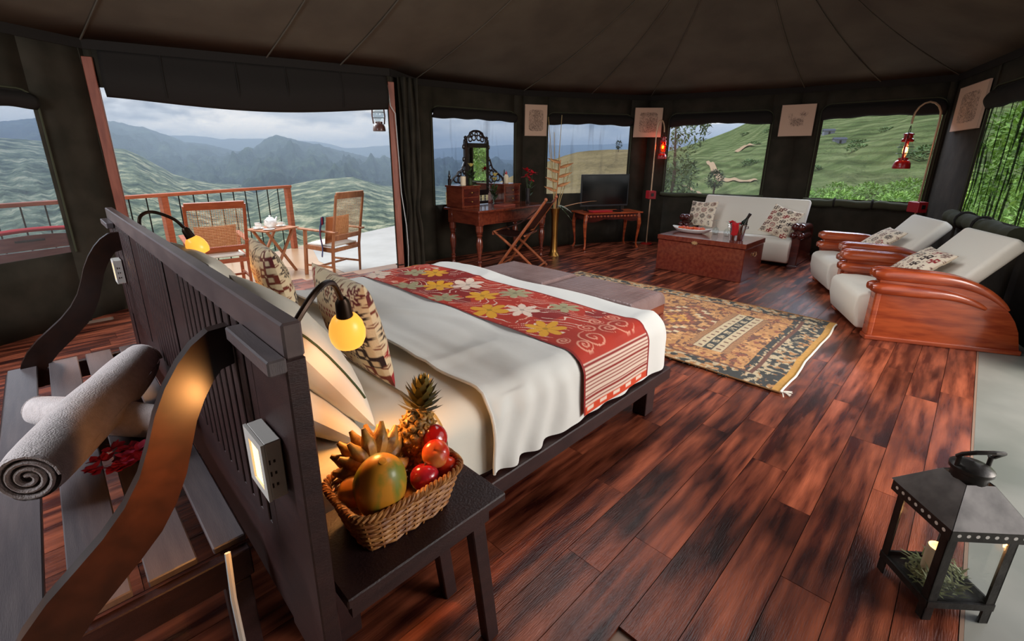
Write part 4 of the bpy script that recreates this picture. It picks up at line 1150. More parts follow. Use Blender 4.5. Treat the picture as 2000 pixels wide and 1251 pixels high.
def reading_lamp(label, pts, top, d, energy):
    base = Vector(pts[0])
    root = thing('reading_lamp', label, 'lamp', base)
    # smooth gooseneck
    P = [Vector(p) for p in pts]; sm = []
    for i in range(len(P) - 1):
        p0 = P[max(i - 1, 0)]; p1 = P[i]; p2 = P[i + 1]; p3 = P[min(i + 2, len(P) - 1)]
        for k in range(8):
            t = k / 8; sm.append(.5 * ((2 * p1) + (-p0 + p2) * t + (2 * p0 - 5 * p1 + 4 * p2 - p3) * t * t + (-p0 + 3 * p1 - 3 * p2 + p3) * t ** 3))
    sm.append(P[-1])
    MB().tube(sm, .0075, 8).build('gooseneck', M_bronze, root, offset='world')
    MB().lathe([(.0, -.012), (.022, -.012), (.022, .006), (.012, .014), (0, .014)], 14, base).build('base', M_bronze, root, offset='world')
    d = Vector(d).normalized(); q = Vector((0, 0, -1)).rotation_difference(d).to_matrix()
    t = Vector(top)
    MB().lathe([(.0, .0), (.011, 0), (.018, -.012), (.021, -.05), (.026, -.066), (.0, -.066)], 18, t, q).build('socket', M_bronze, root, offset='world')
    sh = [(.024, -.052), (.034, -.062), (.043, -.080), (.047, -.102), (.045, -.122), (.038, -.138), (.035, -.138), (.041, -.121), (.043, -.102), (.039, -.082), (.030, -.066)]
    MB().lathe(sh, 28, t, q).build('shade', M_glow, root, offset='world')
    bc = t + d * .098
    MB().ell(bc, (.018, .018, .022), 12, 8).build('bulb', M_bulb, root, offset='world')
    l2 = lamp('lamp_spot', 'SPOT', bc + d * .06, energy * 17, (1, .46, .12), target=bc + d * .06 + Vector((.06, -.28, -.42)), shadow_soft_size=.04, spot_size=math.radians(132), spot_blend=.9); mw = l2.matrix_basis.copy(); l2.parent = root; l2.matrix_parent_inverse = Matrix.Translation(-base)
    l = lamp('lamp_light', 'POINT', bc + d * .09, energy, (1, .44, .11), shadow_soft_size=.05); l.parent = root; l.matrix_parent_inverse = Matrix.Translation(-base)
reading_lamp('gooseneck reading lamp with a lit amber glass shade beside the pillows', [(.290, .93, 1.02), (.315, .92, 1.07), (.385, .95, 1.128), (.455, 1.03, 1.115), (.49, 1.065, 1.06)], (.492, 1.067, 1.062), (.16, .2, -1), .55)
reading_lamp('gooseneck reading lamp with a lit amber shade at the far end of the headboard', [(.285, 2.56, 1.10), (.30, 2.60, 1.15), (.35, 2.62, 1.165), (.42, 2.60, 1.13), (.455, 2.59, 1.085)], (.455, 2.59, 1.085), (.35, -.12, -.9), .7)

# ------------------------------------------------------------------ bedside table and fruit basket
def bedside():
    root = thing('bedside_table', 'dark bedside table holding the fruit basket', 'table', (.52, .88, 0))
    W = dict(parent=root, offset='world')
    MB().b2((.285, .73, .505), (.745, 1.0, .53), .003).build('tabletop', M_espresso, smooth=False, **W)
    MB().b2((.30, .75, .455), (.70, .77, .505)).build('apron', M_espresso, smooth=False, **W)
    MB().b2((.30, .96, .455), (.70, .98, .505)).build('apron', M_espresso, smooth=False, **W)
    for y in (.75, .95):
        MB().bar((.66, y + .02, .505), (.72, y + .02, 0), .035, .045, .003, upv=(1, 0, 0)).build('leg', M_espresso, smooth=False, **W)
bedside()
def basket():
    cx, cy, z0 = .495, .872, .532
    root = thing('fruit_basket', 'oblong woven wicker basket full of fruit on the bedside table', 'basket', (cx, cy, z0))
    def outline(a, hx, hy, p=5):
        c, s = math.cos(a), math.sin(a); k = (abs(c) ** p + abs(s) ** p) ** (-1 / p)
        return Vector((c * k * hx, s * k * hy, 0))
    n = 30; rows = 13; H = .105
    mb = MB()
    for r in range(rows):
        t = r / (rows - 1); z = .006 + H * t; hx = .118 + .030 * t; hy = .075 + .026 * t
        pts = []
        for k in range(n * 4):
            a = 2 * PI * k / (n * 4); p = outline(a, hx, hy); nrm = Vector((p.x / hx, p.y / hy, 0)).normalized()
            pts.append(p + nrm * .0032 * math.sin(k / 4 * PI + (PI if r % 2 else 0)) + Vector((0, 0, z)))
        mb.tube(pts, .0043, 5, closed=True)
    mb.build('woven_side', M_wicker, root)
    mb = MB()
    for k in range(n):
        a = 2 * PI * (k + .5) / n
        mb.tube([outline(a, .118, .075), outline(a, .148, .101) + Vector((0, 0, H + .012))], .0035, 5)
    mb.build('stakes', M_wicker, root)
    mb = MB()
    for ph in (0, PI * 2 / 3, PI * 4 / 3):
        pts = []
        for k in range(180):
            a = 2 * PI * k / 180; p = outline(a, .151, .104); nrm = Vector((p.x / .151, p.y / .104, 0)).normalized(); w = k * .9 + ph
            pts.append(p + nrm * .006 * math.cos(w) + Vector((0, 0, H + .012 + .006 * math.sin(w))))
        mb.tube(pts, .0048, 6, closed=True)
    mb.build('braided_rim', M_wicker, root)
    mb = MB(); pts = [outline(2 * PI * k / 40, .117, .074) for k in range(40)]
    v = [mb.bm.verts.new(p + Vector((0, 0, .004))) for p in pts]; mb.bm.faces.new(v); mb.build('base', M_wicker, root, False)
    # --- fruit, each its own thing
    def fruit(name, label, c, r, m, q=(0, 0, 0), dimple=.18, stem=True, crease=False, cat='fruit'):
        o = thing(name, label, cat, c); o.rotation_euler = q
        def fn(d):
            k = 1 - dimple * math.exp(-((1 - d.z) / .10)) - dimple * .5 * math.exp(-((1 + d.z) / .08))
            if crease: k -= .07 * math.exp(-(d.y / .08) ** 2) * (1 if d.x > 0 else 0)
            return k
        MB().ell((0, 0, 0), (r, r, r * .94), 28, 20, fn=fn).build('flesh', m, o, angle=80)
        if stem: MB().tube([(0, 0, r * .72), (.003, 0, r * .95), (.006, .002, r * 1.08)], [.0022, .002, .0026], 6).build('stalk', M_bark, o)
        return o
    fruit('apple', 'dark red apple at the front right corner of the basket next to the papaya', (.548, .822, .637), .037, M_apple, (-.3, .3, 0))
    fruit('plum', 'glossy red plum-like fruit highest at the back of the basket', (.628, .885, .682), .036, M_redfruit, (.9, .4, 0), .1, False)
    fruit('nectarine', 'nectarine blushing from red to yellow with a crease, between the red fruits', (.594, .835, .675), .036, M_nect, (.6, .2, -1.2), .12, False, True)
    fruit('tomato', 'orange-red round fruit resting at the right end of the basket', (.616, .818, .632), .032, M_orange, (-.2, .5, 0), .08, False)
    fruit('mango', 'small yellow-orange mango at the left end of the basket', (.385, .875, .655), .036, M_mango, (.2, -.4, 0), .05, False)
    p = thing('papaya', 'big ripe papaya, orange with green streaks, leaning at the front of the basket', 'fruit', (.432, .832, .672)); p.rotation_euler = (.32, -.05, 0)
    MB().ell((0, 0, 0), (.062, .060, .095), 32, 24, fn=lambda d: 1 - .14 * max(0, d.z) ** 3 * (1 - .3 * d.z) + .02 * math.cos(5 * math.atan2(d.y, d.x)) * (1 - abs(d.z))).build('flesh', M_papaya, p, angle=80)
    MB().lathe([(.011, 0), (.009, .006), (.0, .007)], 10, (0, 0, .082)).build('stalk', M_papaya, p)
    b = thing('banana_bunch', 'hand of short ripe bananas fanned out behind the papaya', 'fruit', (.46, .925, .665))
    r_ = random.Random(8)
    def finger(a, row, L=.085):
        d = Vector((math.cos(a), .25 + .25 * row, math.sin(a) * .9)); d.normalize()
        n_ = Vector((-d.z, 0, d.x)); pts = []; rad = []
        for k in range(9):
            t = k / 8; pts.append(Vector((.012 * math.cos(a), .014 * row, .0)) + d * L * t + Vector((0, -.018 * math.sin(PI * t * .8), .012 * t * t)))
            rad.append([.007, .012, .0175, .020, .0205, .020, .0165, .010, .0055][k])
        MB().tube(pts, rad, 7).build('banana', M_banana, b, angle=50)
    for k in range(7): finger(R2(12 + 27 * k), 0, .088 + .01 * math.sin(k))
    for k in range(6): finger(R2(26 + 26 * k), 1.2, .084)
    finger(R2(192), -.4, .07); finger(R2(-12), -1.6, .07)
    MB().tube([(0, .0, -.03), (0, .01, 0), (0, .03, .012)], [.012, .016, .010], 8).build('stalk', M_bark, b)
    # pineapple
    pa = thing('pineapple', 'small pineapple with a spiky crown leaning at the back of the basket', 'fruit', (.603, .935, .665)); pa.rotation_euler = (-.14, .30, 0); pa.scale = (1.1, 1.1, 1.1)
    body = MB().ell((0, 0, 0), (.046, .046, .075), 24, 18); 
    for k in range(88):
        t = (k + .5) / 88; z = -.9 + 1.8 * t; a = k * 2.39996; rr = math.sqrt(max(0, 1 - z * z))
        c = Vector((.046 * rr * math.cos(a), .046 * rr * math.sin(a), .075 * z)); nrm = Vector((c.x / .046 ** 2, c.y / .046 ** 2, c.z / .075 ** 2)).normalized()
        q = nrm.to_track_quat('Z', 'Y').to_matrix()
        body.lathe([(.0112, -.002), (.0092, .0035), (.0042, .0055), (.0014, .0105), (0, .011)], 6, c, q)
    body.build('fruit_body', M_pine, pa, angle=30)
    for k in range(64):
        lv = k / 64; a = k * 2.39996; tilt = 1.35 * (1 - lv) + .10; L = .042 + .034 * lv * (1.2 - lv)
        d = Vector((math.cos(a) * math.sin(tilt), math.sin(a) * math.sin(tilt), math.cos(tilt))) * L
        mb = MB(); base = Vector((math.cos(a) * .015 * (1 - lv), math.sin(a) * .015 * (1 - lv), .068 + .052 * lv))
        mb.leafshape(base, d, .022, (math.cos(a) * -.5, math.sin(a) * -.5, 1), -.010 * (1 - lv) + .002, 3); mb.build('leaf', M_pleaf, pa)
basket()
pts = [(.13, .93, .62), (.12, .90, .53), (.115, .86, .42), (.12, .82, .30), (.14, .80, .1), (.16, .82, .01)]
tag(MB().tube(pts, .006, 7).build('lamp_cord', M_cord), 'pale cable hanging below the near end of the bench', 'cord')

# ------------------------------------------------------------------ ottoman bench and rug
def ottoman():
    x0, x1, y0, y1 = 2.68, 3.14, 1.45, 3.0
    root = thing('ottoman', 'long low brown leather ottoman with a wooden base at the foot of the bed', 'ottoman', ((x0 + x1) / 2, (y0 + y1) / 2, 0))
    W = dict(parent=root, offset='world')
    for a, b in ((y0, y0 + .765), (y0 + .785, y1)):
        nx, ny = 9, 15
        def f(u, v):
            x = x0 - .01 + (x1 - x0 + .02) * u; y = a + (b - a) * v
            e = min(u, 1 - u, (v if v < .5 else 1 - v) * 1.6); ed = min(1, e / .08); ed = math.sqrt(max(0, 1 - (1 - ed) ** 2))
            g = min(abs((u * nx) % 1 - .5), abs((v * ny) % 1 - .5)); 
            return Vector((x, y, .375 + .085 * ed - .0022 * (1 if min(abs((u * nx) % 1), 1 - (u * nx) % 1, abs((v * ny) % 1), 1 - (v * ny) % 1) < .08 else 0) + .008 * math.sin(PI * u) * math.sin(PI * v)))
        MB().grid(f, 72, 120).build('leather_pad', M_leather, angle=60, **W)
    MB().b2((x0, y0, .30), (x1, y1, .378), .004).build('frame', M_redwood, smooth=False, **W)
    for x in (x0, x1 - .06):
        for y in (y0, y1 - .06): MB().b2((x, y, 0), (x + .06, y + .06, .30), .003).build('leg', M_redwood, smooth=False, **W)
    MB().b2((x0 + .06, y0 + .015, .08), (x1 - .06, y0 + .035, .12)).build('stretcher', M_redwood, smooth=False, **W)
    MB().b2((x0 + .03, y0 + .03, .12), (x1 - .03, y1 - .03, .135)).build('shelf', M_mahogd, smooth=False, **W)
ottoman()
def rug():
    x0, y0, Wd, Ln = 3.05, .61, 1.74, 2.75
    nu, nv = 300, 470
    U, V = np.meshgrid(np.linspace(0, Wd, nu), np.linspace(0, Ln, nv), indexing='ij')
    base = lin(196, 134, 70); tan_ = lin(214, 158, 96); brown = lin(112, 62, 40); dk = lin(34, 38, 34); cream = lin(222, 198, 156); red = lin(150, 76, 46); yel = lin(222, 160, 60)
    n1 = vnoise(U * 26, V * 26, 3, 4); n2 = vnoise(U * 70, V * 70, 8, 2)
    c = base * (1 - n1[..., None] * .5) + tan_ * n1[..., None] * .5
    c[(vnoise(U * 18, V * 34, 4, 3) > .60)] = brown; c[(vnoise(U * 30, V * 22, 14, 3) > .64)] = red; c[(vnoise(U * 24, V * 24, 24, 3) > .66)] = tan_ * 1.1
    # borders
    e = np.minimum(np.minimum(U, Wd - U), np.minimum(V - .05, Ln - V))
    fl = ((np.abs(np.sin(U * 26)) + np.abs(np.sin(V * 26))) > 1.15)
    b1 = e < .16
    c[b1] = base * .9
    c[b1 & (vnoise(U * 34, V * 34, 6, 2) > .5)] = cream * .8
    c[b1 & (vnoise(U * 22, V * 22, 41, 2) > .55)] = dk
    low = (V > .05) & (V < .30) & (e < .30)
    zz = V - .05 + .025 * np.sign(np.sin(U * 60))
    c[(V < .26) & (zz > .10) & (n2 > .35)] = cream * .85; c[(V < .26) & (vnoise(U * 30, V * 30, 51, 2) > .52)] = dk
    c[(np.abs(V - .27) < .022) & (vnoise(U * 40, V * 40, 61, 2) > .34)] = dk
    c[(e > .16) & (e < .185)] = brown
    # field medallions: stepped zig-zag lozenges
    for cv in (1.06, 2.25):
        q = np.abs(np.round((U - Wd / 2) * 22) / 22) * .9 + np.abs(np.round((V - cv) * 22) / 22) * 1.1
        for k, (r0, col) in enumerate(((.46, brown), (.40, red), (.34, brown * 1.2), (.28, tan_), (.22, brown), (.16, red), (.10, yel))):
            m = (np.abs(q - r0) < .022) & (np.abs(U - Wd / 2) < .48); c[m] = col * (.8 + .4 * n2[m][:, None])
        m = (np.abs(q - .31) < .008) | (np.abs(q - .43) < .008); c[m & (np.abs(U - Wd / 2) < .48)] = cream
    # striped bands across
    for cv in (.60, 1.62, 2.6):
        inn = (U > .36) & (U < Wd - .36); d = V - cv
        band = inn & (np.abs(d) < .16); c[band] = brown * 1.25
        c[inn & (np.abs(np.abs(d) - .135) < .022) & (np.sin(U * 190 + d * 180) > 0)] = tan_ * .9
        c[inn & (np.abs(np.abs(d) - .07) < .034)] = cream * .92
        sq = inn & (np.abs(np.abs(d) - .07) < .034) & (np.abs(((U * 11) % 1) - .5) < .13) & (np.abs(np.abs(np.abs(d) - .07)) < .016); c[sq] = brown
        c[inn & (np.abs(d) < .034)] = dk
        w = inn & (np.abs(d) < .024) & (np.abs(((U * 8) % 1) - .5) < .30) & (n2 > .42); c[w] = cream * .8
    c[V < .05] = yel * .9
    c = c * (.82 + .36 * n2[..., None])
    wob = .012 * (vnoise(U * 0 + 3, V * 3, 77, 3) - .5) * 2
    X = x0 + U + wob * (np.abs(U / Wd - .5) * 2) ** 3 + .02 * np.sin(V * 2.2) * (U / Wd); Y = y0 + V + .03 * (vnoise(U * 3, V * 0, 88, 3) - .5) * (1 - V / Ln) + .02 * (U / Wd)
    Z = .006 + .012 * np.clip(vnoise(U * 3, V * 3, 5, 3) - .5, 0, 1) + .0022 * n2
    root = thing('rug', 'worn tan and brown tribal wool rug on the wooden floor', 'rug', (x0 + Wd / 2, y0 + Ln / 2, 0))
    P = np.stack([X, Y, Z], -1) - np.array(root.location)
    grid_obj('pile', P, print_mat('woven_rug', .95, .7, 260, .2), root, np.clip(c, 0, 1))
    # selvedge cord and corner tassels
    eA = [Vector(P[i, 0]) + Vector((0, -.004, .001)) for i in range(0, nu, 6)]; MB().tube(eA, .007, 6).build('edge_cord', M_cream, root)
    eB = [Vector(P[0, j]) + Vector((-.004, 0, 0)) for j in range(0, nv, 6)]; MB().tube(eB, .006, 6).build('edge_cord', mat('rug_edge', srgb(150, 104, 60), .9), root)
    eC = [Vector(P[-1, j]) + Vector((.004, 0, 0)) for j in range(0, nv, 6)]; MB().tube(eC, .006, 6).build('edge_cord', MATS['rug_edge'], root)
    r_ = random.Random(2); mb = MB()
    for k in range(14):
        a = r_.uniform(-2.6, -1.0); p = Vector(P[3, 0]); mb.tube([p, p + Vector((math.cos(a) * .03, math.sin(a) * .03, .004)), p + Vector((math.cos(a) * .06 + r_.uniform(-.02, .02), math.sin(a) * .06, -.002))], .0022, 4)
    mb.build('tassel', M_cream, root)
    mb = MB()
    for k in range(70):
        p = Vector(P[0, int(nv * (.1 + .85 * r_.random()))]); mb.tube([p, p + Vector((-.02 - .02 * r_.random(), r_.uniform(-.02, .02), 0))], .003, 4)
    tag(mb.build('worn_fringe', mat('fringe_dark', srgb(40, 38, 32), .95), root), None, None, None, 'stuff')
rug()

# ------------------------------------------------------------------ chest used as a coffee table, with its things
def chest():
    x0, x1, y0, y1, h = 5.66, 6.34, 1.73, 2.81, .455
    root = thing('chest', 'reddish wooden trunk with brass lock serving as the coffee table', 'chest', ((x0 + x1) / 2, (y0 + y1) / 2, 0))
    W = dict(parent=root, offset='world')
    MB().b2((x0 + .008, y0 + .008, 0), (x1 - .008, y1 - .008, .392), .006).build('body', M_redwood, smooth=False, **W)
    MB().b2((x0, y0, .396), (x1, y1, h), .006, 2).build('lid', M_redwood, smooth=False, **W)
    mb = MB(); c = Vector((x0 - .002, 2.32, .40))
    mb.prism([(.045 * math.cos(a) * (1 if k % 2 else .62), .026 * math.sin(a) * (1 if k % 2 else .6)) for k, a in enumerate([2 * PI * q / 20 for q in range(20)])], .006, Matrix.Translation(c) @ Matrix.Rotation(PI / 2, 4, 'Z'))
    mb.build('lock_plate', M_brass2, smooth=False, **W)
    mb = MB(); c = Vector((6.0, y0 + .002, .30)); mb.tube([c + Vector((.05 * math.cos(a), -.008, -.028 * math.sin(a))) for a in [PI * k / 8 for k in range(9)]], .006, 6)
    mb.box(c + Vector((.05, -.002, .004)), (.02, .008, .026)); mb.box(c + Vector((-.05, -.002, .004)), (.02, .008, .026)); mb.build('handle', M_brass2, **W)
    # shallow boat-shaped platter of red fruit slices
    pl = thing('platter', 'long pale platter holding red fruit slices on the trunk', 'platter', (6.08, 2.55, h))
    def f(u, v):
        a = 2 * PI * u; L, w = .26, .105; k = .45 + .55 * v ** .7
        lift = .02 * abs(math.cos(a)) ** 3
        return Vector((math.sin(a) * w * k, math.cos(a) * L * k, .004 + (.052 + lift) * v ** 1.6))
    MB().grid(f, 48, 8).build('dish', M_china, pl, solid=.005)
    mb = MB(); mb.bm.faces.new([mb.bm.verts.new(f(k / 48, 0)) for k in range(48)]); mb.build('foot', M_china, pl, False)
    r_ = random.Random(6)
    ms = mat('fruit_slice', srgb(206, 44, 30), .35, col2=srgb(230, 120, 60), scale=20)
    base = None
    for k in range(26):
        if base is None:
            base = MB().box((0, 0, 0), (.07, .045, .02), None, .007, 2).build('fruit_slice', ms); o = base; tag(base, 'red fruit slice heaped on the long pale platter', 'fruit', 'fruit slices on the platter')
        else:
            o = base.copy(); COL.objects.link(o)
        a = r_.random() * 2 * PI; q = math.sqrt(r_.random()) * .72
        o.location = Vector((6.08 + math.sin(a) * .085 * q, 2.55 + math.cos(a) * .215 * q, h + .050 + .012 * (1 - q) + .004 * r_.random())); o.rotation_euler = (r_.uniform(-.5, .5), r_.uniform(-.4, .4), r_.random() * 6)
    # two wine glasses standing upside down
    def glass(label, x, y):
        g = thing('wine_glass', label, 'glass', (x, y, h))
        bowl = [(.033, .0), (.040, .03), (.041, .05), (.034, .078), (.016, .094), (.005, .10), (.004, .102), (.013, .092), (.031, .076), (.038, .05), (.037, .03), (.031, .0)]
        MB().lathe(bowl, 22).build('bowl', M_glass, g)
        MB().lathe([(.0045, .10), (.0035, .13), (.0045, .172)], 10).build('stem', M_glass, g)
        MB().lathe([(.004, .170), (.030, .178), (.033, .181), (.032, .183), (.0, .181)], 20).build('foot', M_glass, g)
    glass('upturned wine glass nearer the platter', 6.17, 2.28); glass('upturned wine glass beside the ice bucket', 6.12, 2.12)
    b = thing('ice_bucket', 'chrome ice bucket on the trunk', 'bucket', (5.92, 1.93, h))
    MB().lathe([(.0, .0), (.068, 0), (.072, .006), (.090, .185), (.098, .188), (.098, .194), (.088, .194), (.070, .012), (.0, .010)], 32).build('pail', M_chrome, b)
    for s in (-1, 1): MB().tube([(0, s * .090, .165), (0, s * .112, .170), (0, s * .112, .15), (0, s * .088, .145)], .006, 6).build('handle', M_chrome, b)
    MB().lathe([(.0, .15), (.080, .15)], 20).build('ice', mat('crushed_ice', srgb(190, 200, 206), .3, bump=1, bump_scale=60), b)
    w = thing('bottle', 'dark champagne bottle slanting out of the ice bucket', 'bottle', (5.925, 1.955, h + .025)); w.rotation_euler = (R2(14), R2(8), 0); w.rotation_euler = (0.40, 0.10, 0)
    MB().lathe([(.0, 0), (.037, 0), (.040, .01), (.040, .17), (.034, .205), (.018, .245), (.0145, .27), (.0145, .30)], 22).build('glass_body', M_bottle, w)
    MB().lathe([(.0155, .262), (.0165, .30), (.0185, .306), (.0175, .322), (.0, .324)], 18).build('foil', M_blackwood, w)
    nk = thing('napkin', 'red napkin draped over the rim of the ice bucket', 'napkin', (5.86, 1.93, h + .19))
    def nf(u, v):
        y = (u - .5) * .085; t = v
        x = .03 - .075 * t if t < .5 else -.012 - .014 * (t - .5); x = .03 - .08 * min(1, t / .4)
        z = .018 if t < .35 else .018 - (t - .35) * .22
        return Vector((x - .004 * math.sin(u * 12) - .01 * max(0, t - .4) * -1, y * (1 - .15 * t) + .006 * math.sin(t * 7), z + .006 * math.sin(u * 9)))
    MB().grid(nf, 18, 22).build('cloth', M_redcloth, nk, solid=.003)
    MB().grid(lambda u, v: Vector((.02 + .05 * math.cos(u * 2 * PI) * (.6 + .4 * v), .065 + .035 * math.sin(u * 2 * PI) * (.6 + .4 * v), .012 + .02 * v + .006 * math.sin(u * 25))), 24, 4).build('bunched_end', M_redcloth, nk, solid=.003)
chest()

# ------------------------------------------------------------------ low planter-style seats
def side_arm(mb_parent, x, sgn, L, H, M_mahog):
    """arm panel in the local y-z plane (front at y=0, back at y=-L); bull-nosed mouldings sweep back and down to the floor"""
    def top(s):       # height of upper edge at distance s behind the front
        f = .34
        if s < f: return H - .012 * (s / f)
        k = (s - f) / (L - f); return .025 + (H - .037) * math.sqrt(max(0, 1 - k ** 2.1))
    prof = [(0, .03)] + [(0, H - .10)] + [(-L * k / 24, max(.03, top(L * k / 24) - .045)) for k in range(25)]
    pts = [(s, z) for s, z in prof]
    m = Matrix.Translation((x, 0, 0)) @ Matrix.Rotation(PI / 2, 4, 'Z')
    panel = MB().prism(pts, .085, m, .004).build('arm_panel', M_mahog, mb_parent, angle=25)
    def mould(dz, r, s1, out, nm):
        P = []; Rr = []
        for k in range(26):
            s = -.045 + (s1 + .045) * k / 25
            P.append(Vector((x + out, -s, max(.03, top(max(0, s)) - dz))))
            e = min(1, (k + .4) / 2.2); e2 = min(1, (25 - k) / 14) ** .6
            Rr.append(r * math.sqrt(max(0, 1 - (1 - e) ** 2)) * (.25 + .75 * e2))
        MB().tube(P, Rr, 12).build(nm, M_mahog, mb_parent, angle=60)
    for o_ in (-.034, .034): mould(.036, .050, L * .86, o_, 'arm_moulding')
    for o_ in (-.044, .044): mould(.148, .046, L * .72, o_, 'arm_moulding')
    MB().b2((x - .055, -L - .01, 0), (x + .055, .02, .035), .006, 2).build('plinth', M_mahog, mb_parent, False)
    MB().b2((x - .05, -.03, .03), (x + .05, .012, H - .13), .01, 2).build('arm_front', M_mahog, mb_parent, False)
def low_seat(name, label, cat, loc, rz, width, L=.93, H=.575, seat_front=.10, back_top=.82, inset=.19, rake=.40, wood=M_mahog):
    root = thing(name, label, cat, loc, rz)
    iw = width - inset
    ins = inset / 2 - .045
    side_arm(root, -width / 2 + ins, -1, L, H, wood); side_arm(root, width / 2 - ins, 1, L, H, wood)
    # seat block with a rolled, slightly undercut front
    prof = [(-.62, .30), (-.62, .10), (-.1, .06), (seat_front - .06, .055), (seat_front - .045, .06), (seat_front - .03, .075), (seat_front - .005, .20), (seat_front, .30), (seat_front - .008, .33), (seat_front - .03, .352), (seat_front - .07, .366), (-.1, .37), (-.5, .33)]
    m = Matrix.Rotation(PI / 2, 4, 'Z')
    MB().prism([(y, z) for y, z in prof], iw, m, .02).build('seat', M_cream, root, angle=50)
    # raked back
    a = Vector((0, -.42, .30)); d = Vector((0, -rake, .52)).normalized(); nrm = Vector((0, -d.z, d.y)) * -1
    Lb = (back_top - .30) / d.z
    mb = MB(); mt = Matrix(((1, 0, 0), (0, d.y, -d.z), (0, d.z, d.y))).to_4x4()
    mb.box(a + d * Lb / 2, (iw, Lb, .11), mt, .035, 4); mb.build('backrest', M_cream, root, angle=60)
    for sx in (-1, 1):
        for yy in (-.04, -L + .12): MB().lathe([(.02, -.0), (.028, .0), (.0, .0)], 8, (sx * (width / 2 - .05), yy, .0)) .bm.free()
    return root
HEAD = math.atan2(.907, -.42) - PI / 2     # seats face this way
low_seat('armchair', 'cream planter armchair with a broad glossy mahogany side panel, nearest the lantern', 'armchair', (4.955, .58, 0), HEAD, .88)
low_seat('armchair', 'cream planter armchair behind the broad-panelled one, next to the red lamp box', 'armchair', (6.13, 1.0, 0), HEAD, .88, back_top=.80)
low_seat('sofa', 'cream two-seat sofa with dark rounded wooden arms under the window', 'sofa', (6.98, 2.30, 0), math.radians(90), 1.84, .70, .575, .10, .84, .42, .22, M_mahogd)
cs, sn = math.cos(HEAD), math.sin(HEAD)
def at_seat(loc, x, y, z): return (loc[0] + cs * x - sn * y, loc[1] + sn * x + cs * y, z)
fdir = Vector((-sn, cs, 0))
cushion('cushion', 'cream motif cushion with red and black figures on the broad-panelled armchair', 'cushion', at_seat((4.955, .58), .02, -.40, .56), fdir * .62 + Vector((0, 0, .75)), .44, .36, .12, pattern=(5, 4, 21, [1, 3, 0, 1, 4], .40), seed=9, n=60)
cushion('cushion', 'cream motif cushion with dark flowers on the armchair next to the lamp box', 'cushion', at_seat((6.13, 1.0), -.02, -.40, .57), fdir * .62 + Vector((0, 0, .75)), .44, .36, .12, pattern=(4, 4, 24, [1, 0, 1, 4], .40), seed=10, n=60)
cushion('cushion', 'square motif cushion on the end of the sofa behind the platter', 'cushion', (7.17, 2.88, .59), (-.93, .12, .36), .42, .40, .14, pattern=(4, 4, 31, [1, 0, 4, 1], .40), seed=11, n=60, roll=.04)
cushion('cushion', 'tilted motif cushion on the sofa end by the window corner', 'cushion', (7.13, 1.80, .57), (-.90, .08, .42), .40, .42, .14, pattern=(4, 5, 33, [1, 0, 3, 1], .40), seed=12, n=60, roll=-.28)

# ------------------------------------------------------------------ television on its carved stand
def cabriole(h, s=1):
    return [(0, 0, h), (.012 * s, 0, h * .86), (.026 * s, 0, h * .72), (.016 * s, 0, h * .5), (0, 0, h * .28), (-.004 * s, 0, h * .12), (.014 * s, 0, h * .03), (.03 * s, 0, .006)]
def tv_set():
    rz = math.radians(-29)
    c = Vector((6.50, 4.13, 0))
    root = thing('tv_stand', 'carved reddish side table with curved legs under the television', 'table', c, rz)
    MB().box((0, 0, .575), (1.04, .46, .022), None, .006, 2).build('tabletop', M_mahog, root, False)
    # scalloped carved apron
    pts = [(-.47, .565)] + [(-.47 + .94 * k / 32, .475 - .022 * abs(math.sin(k / 32 * PI * 3)) - .02 * math.cos(k / 32 * 2 * PI)) for k in range(33)] + [(.47, .565)]
    for y in (-.205, .205): MB().prism(pts, .02, Matrix.Translation((0, y, 0))).build('apron', M_mahogd, root, False)
    for x in (-.47, .47): MB().box((x, 0, .52), (.02, .41, .08)).build('apron', M_mahogd, root, False)
    mb = MB()
    for k in range(16):
        x = -.44 + .88 * k / 15; mb.ell((x, -.217, .527), (.022, .006, .016), 8, 6)
    mb.build('carving', M_mahog, root)
    for sx in (-1, 1):
        for sy in (-1, 1):
            p = cabriole(.565, 1); q = [Vector((sx * (.455 + a * .8), sy * (.195 + a * .5), z)) for a, _, z in p]
            MB().tube(q, [.03, .032, .030, .022, .016, .014, .018, .022], 10).build('leg', M_mahog, root)
    tv = thing('television', 'flat black television on the carved side table', 'television', c + Vector((math.cos(rz) * -.03 - math.sin(rz) * .06, math.sin(rz) * -.03 + math.cos(rz) * .06, .587)), rz)
    MB().box((0, 0, .32), (.84, .03, .50), None, .006, 2).build('bezel', mat('tv_shell', srgb(40, 40, 42), .35), tv, False)
    MB().box((0, -.0165, .325), (.80, .004, .45)).build('screen', M_screen_black, tv, False)
    for s in (-1, 1): MB().bar((s * .30, -.10, .006), (s * .30, .10, .006), .02, .012).bar((s * .30, 0, .0), (s * .30, 0, .08), .02, .02, upv=(0, 1, 0)).build('foot', M_black, tv, False)
    R = Matrix.Rotation(rz, 3, 'Z')
    b = tag(MB().box((0, 0, .012), (.34, .15, .022), None, .004).build('folder', M_redcloth, None, False), 'flat red folder lying in front of the television', 'folder'); b.location = c + R @ Vector((-.18, -.13, .587)); b.rotation_euler = (0, 0, rz)
    r = tag(MB().box((0, 0, .009), (.045, .15, .018), None, .004).build('remote_control', M_black, None, False), 'black remote control beside the red folder', 'remote'); r.location = c + R @ Vector((.12, -.12, .587)); r.rotation_euler = (0, 0, rz + .5)
tv_set()

